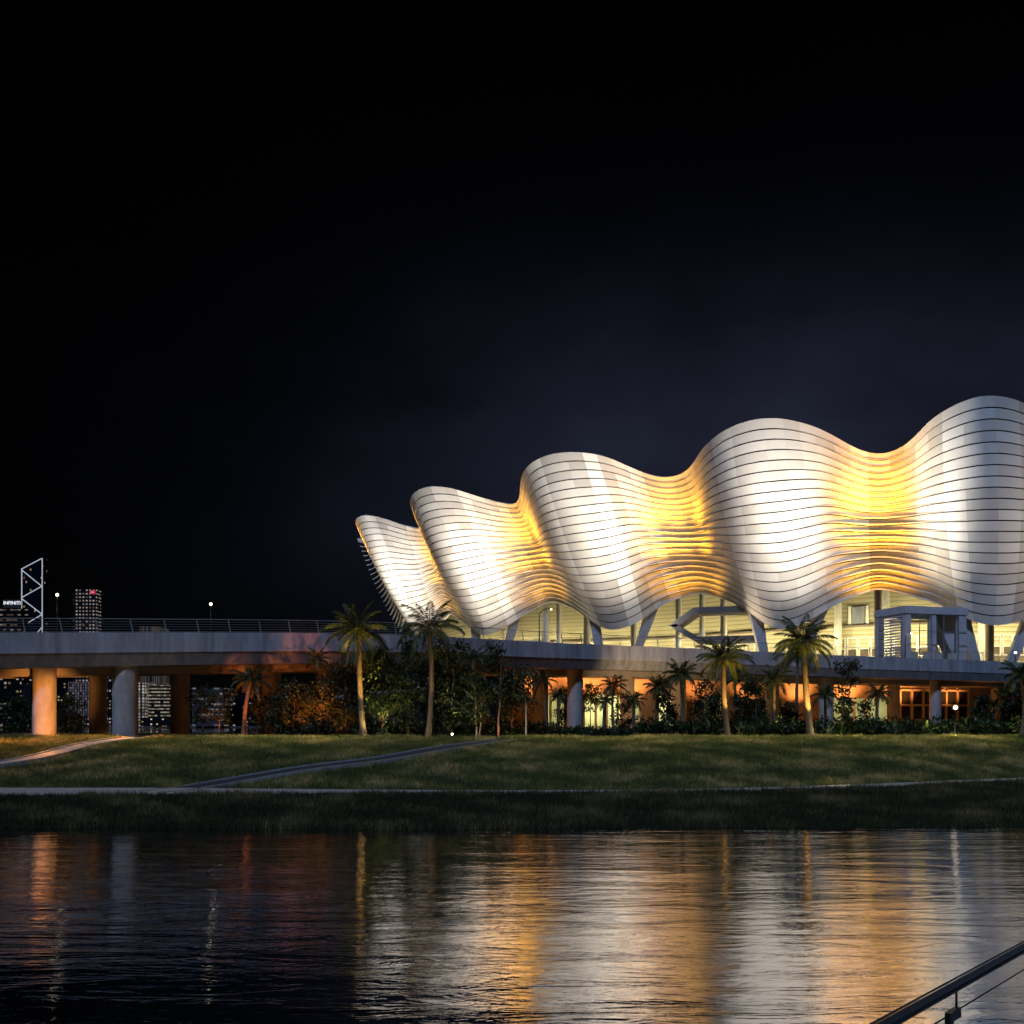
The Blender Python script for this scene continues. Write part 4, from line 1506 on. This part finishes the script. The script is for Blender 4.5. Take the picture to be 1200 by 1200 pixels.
for u, pw in ((.5, 80000), (.4, 60000), (.62, 60000), (1.5, 50000), (1.38, 70000), (1.64, 64000), (2.5, 40000), (2.37, 66000), (2.64, 34000), (3.5, 30000), (3.32, 40000), (-.5, 80000)):
    fold_light(u, pw * .12, .02, 8, .4, 120)
    fold_light(u, pw * .34, .25, 7.5, .64, 100, dz=-1)
    fold_light(u, pw * .3, .48, 7.5, .84, 92, dz=-1)
# outer flank of the far-left lobe
fold_light(4.2, 22000, .66, 6, .88, 80)

# interior of the hall
INT = (1.0, .86, .5)
for u in np.arange(-.8, 4.3, .25):
    c, t_, n_ = wall_frame(u, WALLOFF - 7)
    lamp('POINT', c + np.array((0, 0, 25.5)), 3200, INT, None, .6, name='lobby_light')
    if abs(u - round(u)) > .2:
        lamp('POINT', c + np.array((0, 0, 17.5)), 1300, INT, None, .5, name='lobby_light')

# orange lamps below the bridge
ORG = (1.0, .34, .07)
for px, off, pw, dz in ((1020, 13, 420, -4), (1075, 13, 500, -4), (1135, 13, 420, -4), (1190, 13, 300, -4), (960, 13, 250, -4), (890, 13, 220, -4), (820, 13, 360, -4), (765, 12, 620, -4.2), (715, 12, 620, -4.2), (655, 11, 500, -4.2), (615, 10, 380, -4.2), (640, 3.5, 160, -6.5), (1046, 4, 260, -6), (1168, 4, 220, -6), (800, 4, 160, -6.5), (1100, 9, 700, -6.8), (745, 7, 330, -6.8)):
    i = bpos(px)
    q = bl[i] + inw[i] * off
    if off > 9:
        lamp('SPOT', q - inw[i] * 1.5 + up * -6.6, pw * 14, ORG, q + inw[i] * 2.6 + up * -2.2, .25, 95, .8, 'bridge_lamp')
    else:
        lamp('POINT', q + up * dz, pw, ORG, None, .25, name='bridge_lamp')
for px, e_, pw in ((640, 7, 350), (705, 7, 600), (730, 7, 600), (785, 7, 400), (975, 7, 240), (1010, 7, 300), (1045, 7, 240)):
    p_, _, _ = pod(px, e_)
    p_[2] = 7.5
    lamp('POINT', p_, pw, (.95, 1.0, .5), None, .3, name='room_lamp')

# red-orange lamps over the left bank
RED = (1.0, .27, .045)
for px, D, dz, pw in ((-15, 82, 1.6, 50), (15, 85, 1.7, 60), (45, 85.5, 1.7, 60), (85, 87, 1.7, 60), (118, 88, 1.7, 50), (150, 88, 1.7, 40), (190, 89, 1.7, 40), (235, 91, 1.6, 30), (300, 93, 1.2, 16)):
    q = gpt(px, D)
    lamp('SPOT', q + up * dz, pw * 15, RED, q + np.array((0, -.8, 0)), .2, 150, .7, 'bank_lamp')
for x, y, pw in ((45, 886, 420), (75, 874, 460), (112, 867, 460), (155, 863, 360), (200, 860, 300), (10, 874, 700), (40, 868, 700)):
    q = ground_hit(x, y)
    lamp('SPOT', q + up * 2.0 + np.array((0, .5, 0)), pw, (1, .36, .08), q, .15, 140, .9, 'bank_lamp')
for px, D, tx, ty, pw in ((335, 91.5, 350, 812, 3600), (372, 91.5, 378, 800, 4400), (280, 92, 292, 805, 2000), (255, 92.5, 258, 820, 1040), (405, 92, 400, 820, 1040), (600, 92.5, 610, 815, 800), (575, 92.5, 582, 815, 300)):
    lamp('SPOT', gpt(px, D) + up * .5, pw * 1.7, (1, .2, .035), at(tx, ty + 14, D + 5), .12, 44, .9, 'tree_uplight')
for px, D, tx, ty, pw in ((452, 91.6, 450, 800, 1500), (478, 91.8, 482, 800, 800), (536, 91.8, 530, 795, 1100), (560, 91.8, 562, 815, 500), (430, 92, 428, 800, 600)):
    lamp('SPOT', gpt(px, D) + up * .4, pw, (1, .8, .3), at(tx, ty, D + 4), .12, 58, .9, 'tree_uplight')
for px, D, dz, pw in ((275, 95, .5, 45), (300, 96.0, 2.0, 60), (365, 97.0, 1.6, 70), (590, 104, 5.5, 200), (310, 100, 1.5, 60), (395, 95, .6, 25), (585, 92.6, .5, 50)):
    lamp('POINT', gpt(px, D) + up * dz, pw, RED, None, .2, name='bank_lamp')
# pier at far left: orange wash from in front
lamp('SPOT', gpt(72, 86) + up * .8, 6500, (1, .33, .06), at(52, 832, 92), .3, 50, .6, 'pier_light')
# floodlight that washes the fascia with warm light through the palms
lamp('SPOT', gpt(778, 117) + up * 2.0, 11000, (1, .62, .3), at(772, 783, 131), .1, 80, 1.0, 'fascia_light')
lamp('SPOT', gpt(985, 108) + up * 2.4, 4000, (1, .6, .3), at(985, 785, 143), .12, 40, .6, 'fascia_light')
# palm uplights
YEL = (1.0, .6, .13)
for bx, D, tx, ty, pw in ((426, 93, 421, 738, 16000), (853, 94, 848, 772, 10000), (950, 94, 941, 752, 17000), (907, 100, 907, 795, 3500), (514, 94, 507, 735, 2200)):
    g0 = gpt(bx + 7, D - 1.6)
    lamp('SPOT', g0 + up * .3, pw * .95, YEL, at(tx, ty, D), .08, 38, .5, 'palm_uplight')
for x, D, pw in ((455, 91.6, 420), (540, 92, 200), (600, 92, 120), (880, 92.6, 120), (975, 92.6, 300), (1119, 92.6, 300)):
    lamp('POINT', gpt(x, D) + up * .5, pw, (1, .78, .4), None, .1, name='bed_light')
# added spot without a lamp, standing in for a glint on the near path
p = ground_hit(975, 921)
lamp('SPOT', p + np.array((.5, 1.0, 2.2)), 420, (1, .8, .5), p, .1, 80, .9, 'path_light')
lamp('SPOT', ground_hit(425, 868) + up * .9, 700, (1, .75, .35), ground_hit(255, 874), .1, 46, .6, 'lawn_light')
p = ground_hit(490, 866)
lamp('POINT', p + up * .5, 40, (1, .8, .4), None, .1, name='path_light')

for px in (150, 290, 400, 620, 740, 860, 980, 1090, 1200):
    q = gpt(px, 91.5 + .35 * float(extraY((px - 600) * 91 / F)))
    lamp('SPOT', q + up * 3.4, 6500, (1, .82, .42), q + np.array((0, -11, -1.5)), .15, 125, 1.0, 'lawn_light')  # added fill spots along the crest to brighten the upper lawn

# moonlight from behind the camera
sd = bpy.data.lights.new('moon', 'SUN')
sd.energy = 1.45
sd.angle = math.radians(6)
sd.color = (.46, .63, 1.0)
so = bpy.data.objects.new('moon', sd)
C.objects.link(so)
ML = Vector((.22, .75, -.8))
so.rotation_euler = ML.to_track_quat('-Z', 'Y').to_euler()

# ------------------------------------------------------------------ night sky
w = bpy.data.worlds.new('World')
bpy.context.scene.world = w
w.use_nodes = True
N, L = w.node_tree.nodes, w.node_tree.links
bg = N['Background']
sky = N.new('ShaderNodeTexSky')
sky.sky_type = 'NISHITA'
sky.sun_disc = False
sky.sun_elevation = math.radians(28)
sky.sun_rotation = math.radians(195)
geo = N.new('ShaderNodeTexCoord')


def mth(op, a, b=None):
    n = N.new('ShaderNodeMath'); n.operation = op
    for i, v in enumerate((a, b)):
        if v is None:
            continue
        if isinstance(v, (int, float)):
            n.inputs[i].default_value = v
        else:
            L.new(v, n.inputs[i])
    return n.outputs[0]


sxyz = N.new('ShaderNodeSeparateXYZ')
L.new(geo.outputs['Generated'], sxyz.inputs[0])
az_ = mth('ARCTAN2', sxyz.outputs[0], sxyz.outputs[1])
el_ = mth('ARCSINE', sxyz.outputs[2])
ga = mth('POWER', mth('ABSOLUTE', mth('DIVIDE', mth('SUBTRACT', az_, .25), .38)), 2.4)
ge = mth('POWER', mth('ABSOLUTE', mth('DIVIDE', mth('SUBTRACT', el_, .215), .155)), 2.0)
glow = mth('EXPONENT', mth('MULTIPLY', mth('ADD', ga, ge), -1.0))
nz = N.new('ShaderNodeTexNoise'); nz.inputs['Scale'].default_value = 5.0; nz.inputs['Detail'].default_value = 5
mpn = N.new('ShaderNodeMapping'); mpn.inputs['Scale'].default_value = (1, 1, 1.6)
L.new(geo.outputs['Generated'], mpn.inputs[0]); L.new(mpn.outputs[0], nz.inputs['Vector'])
mn = N.new('ShaderNodeMapRange'); mn.inputs[1].default_value = .3; mn.inputs[2].default_value = .7; mn.inputs[3].default_value = .45; mn.inputs[4].default_value = 1.2
L.new(nz.outputs['Fac'], mn.inputs[0])
mul = N.new('ShaderNodeMath'); mul.operation = 'MULTIPLY'
L.new(glow, mul.inputs[0]); L.new(mn.outputs[0], mul.inputs[1])
vs = N.new('ShaderNodeVectorMath'); vs.operation = 'SCALE'
vs.inputs[0].default_value = (.0142, .0162, .030)
L.new(mul.outputs[0], vs.inputs['Scale'])
sk = N.new('ShaderNodeVectorMath'); sk.operation = 'SCALE'; sk.inputs['Scale'].default_value = .00012
L.new(sky.outputs['Color'], sk.inputs[0])
ad = N.new('ShaderNodeVectorMath'); ad.operation = 'ADD'
L.new(vs.outputs[0], ad.inputs[0]); L.new(sk.outputs[0], ad.inputs[1])
L.new(ad.outputs[0], bg.inputs['Color'])
bg.inputs['Strength'].default_value = 1.0

# ------------------------------------------------------------------ camera, render
cd = bpy.data.cameras.new('camera')
cd.sensor_width = 36
cd.lens = 36
cd.shift_y = (HOR - 600) / 1200.0
cd.clip_end = 6000
cd.clip_start = .1
co = bpy.data.objects.new('camera', cd)
C.objects.link(co)
co.location = (0, 0, EYE)
co.rotation_euler = (math.pi / 2, 0, 0)
sc = bpy.context.scene
sc.camera = co
sc.render.engine = 'CYCLES'
sc.cycles.use_denoising = True
sc.cycles.max_bounces = 5
sc.cycles.diffuse_bounces = 2
sc.cycles.glossy_bounces = 3
sc.cycles.transmission_bounces = 2
sc.cycles.caustics_reflective = False
sc.cycles.caustics_refractive = False
sc.cycles.sample_clamp_indirect = 4
vsx = sc.view_settings
vsx.view_transform = 'Standard'
vsx.look = 'None'
vsx.exposure = 0
vsx.gamma = 1
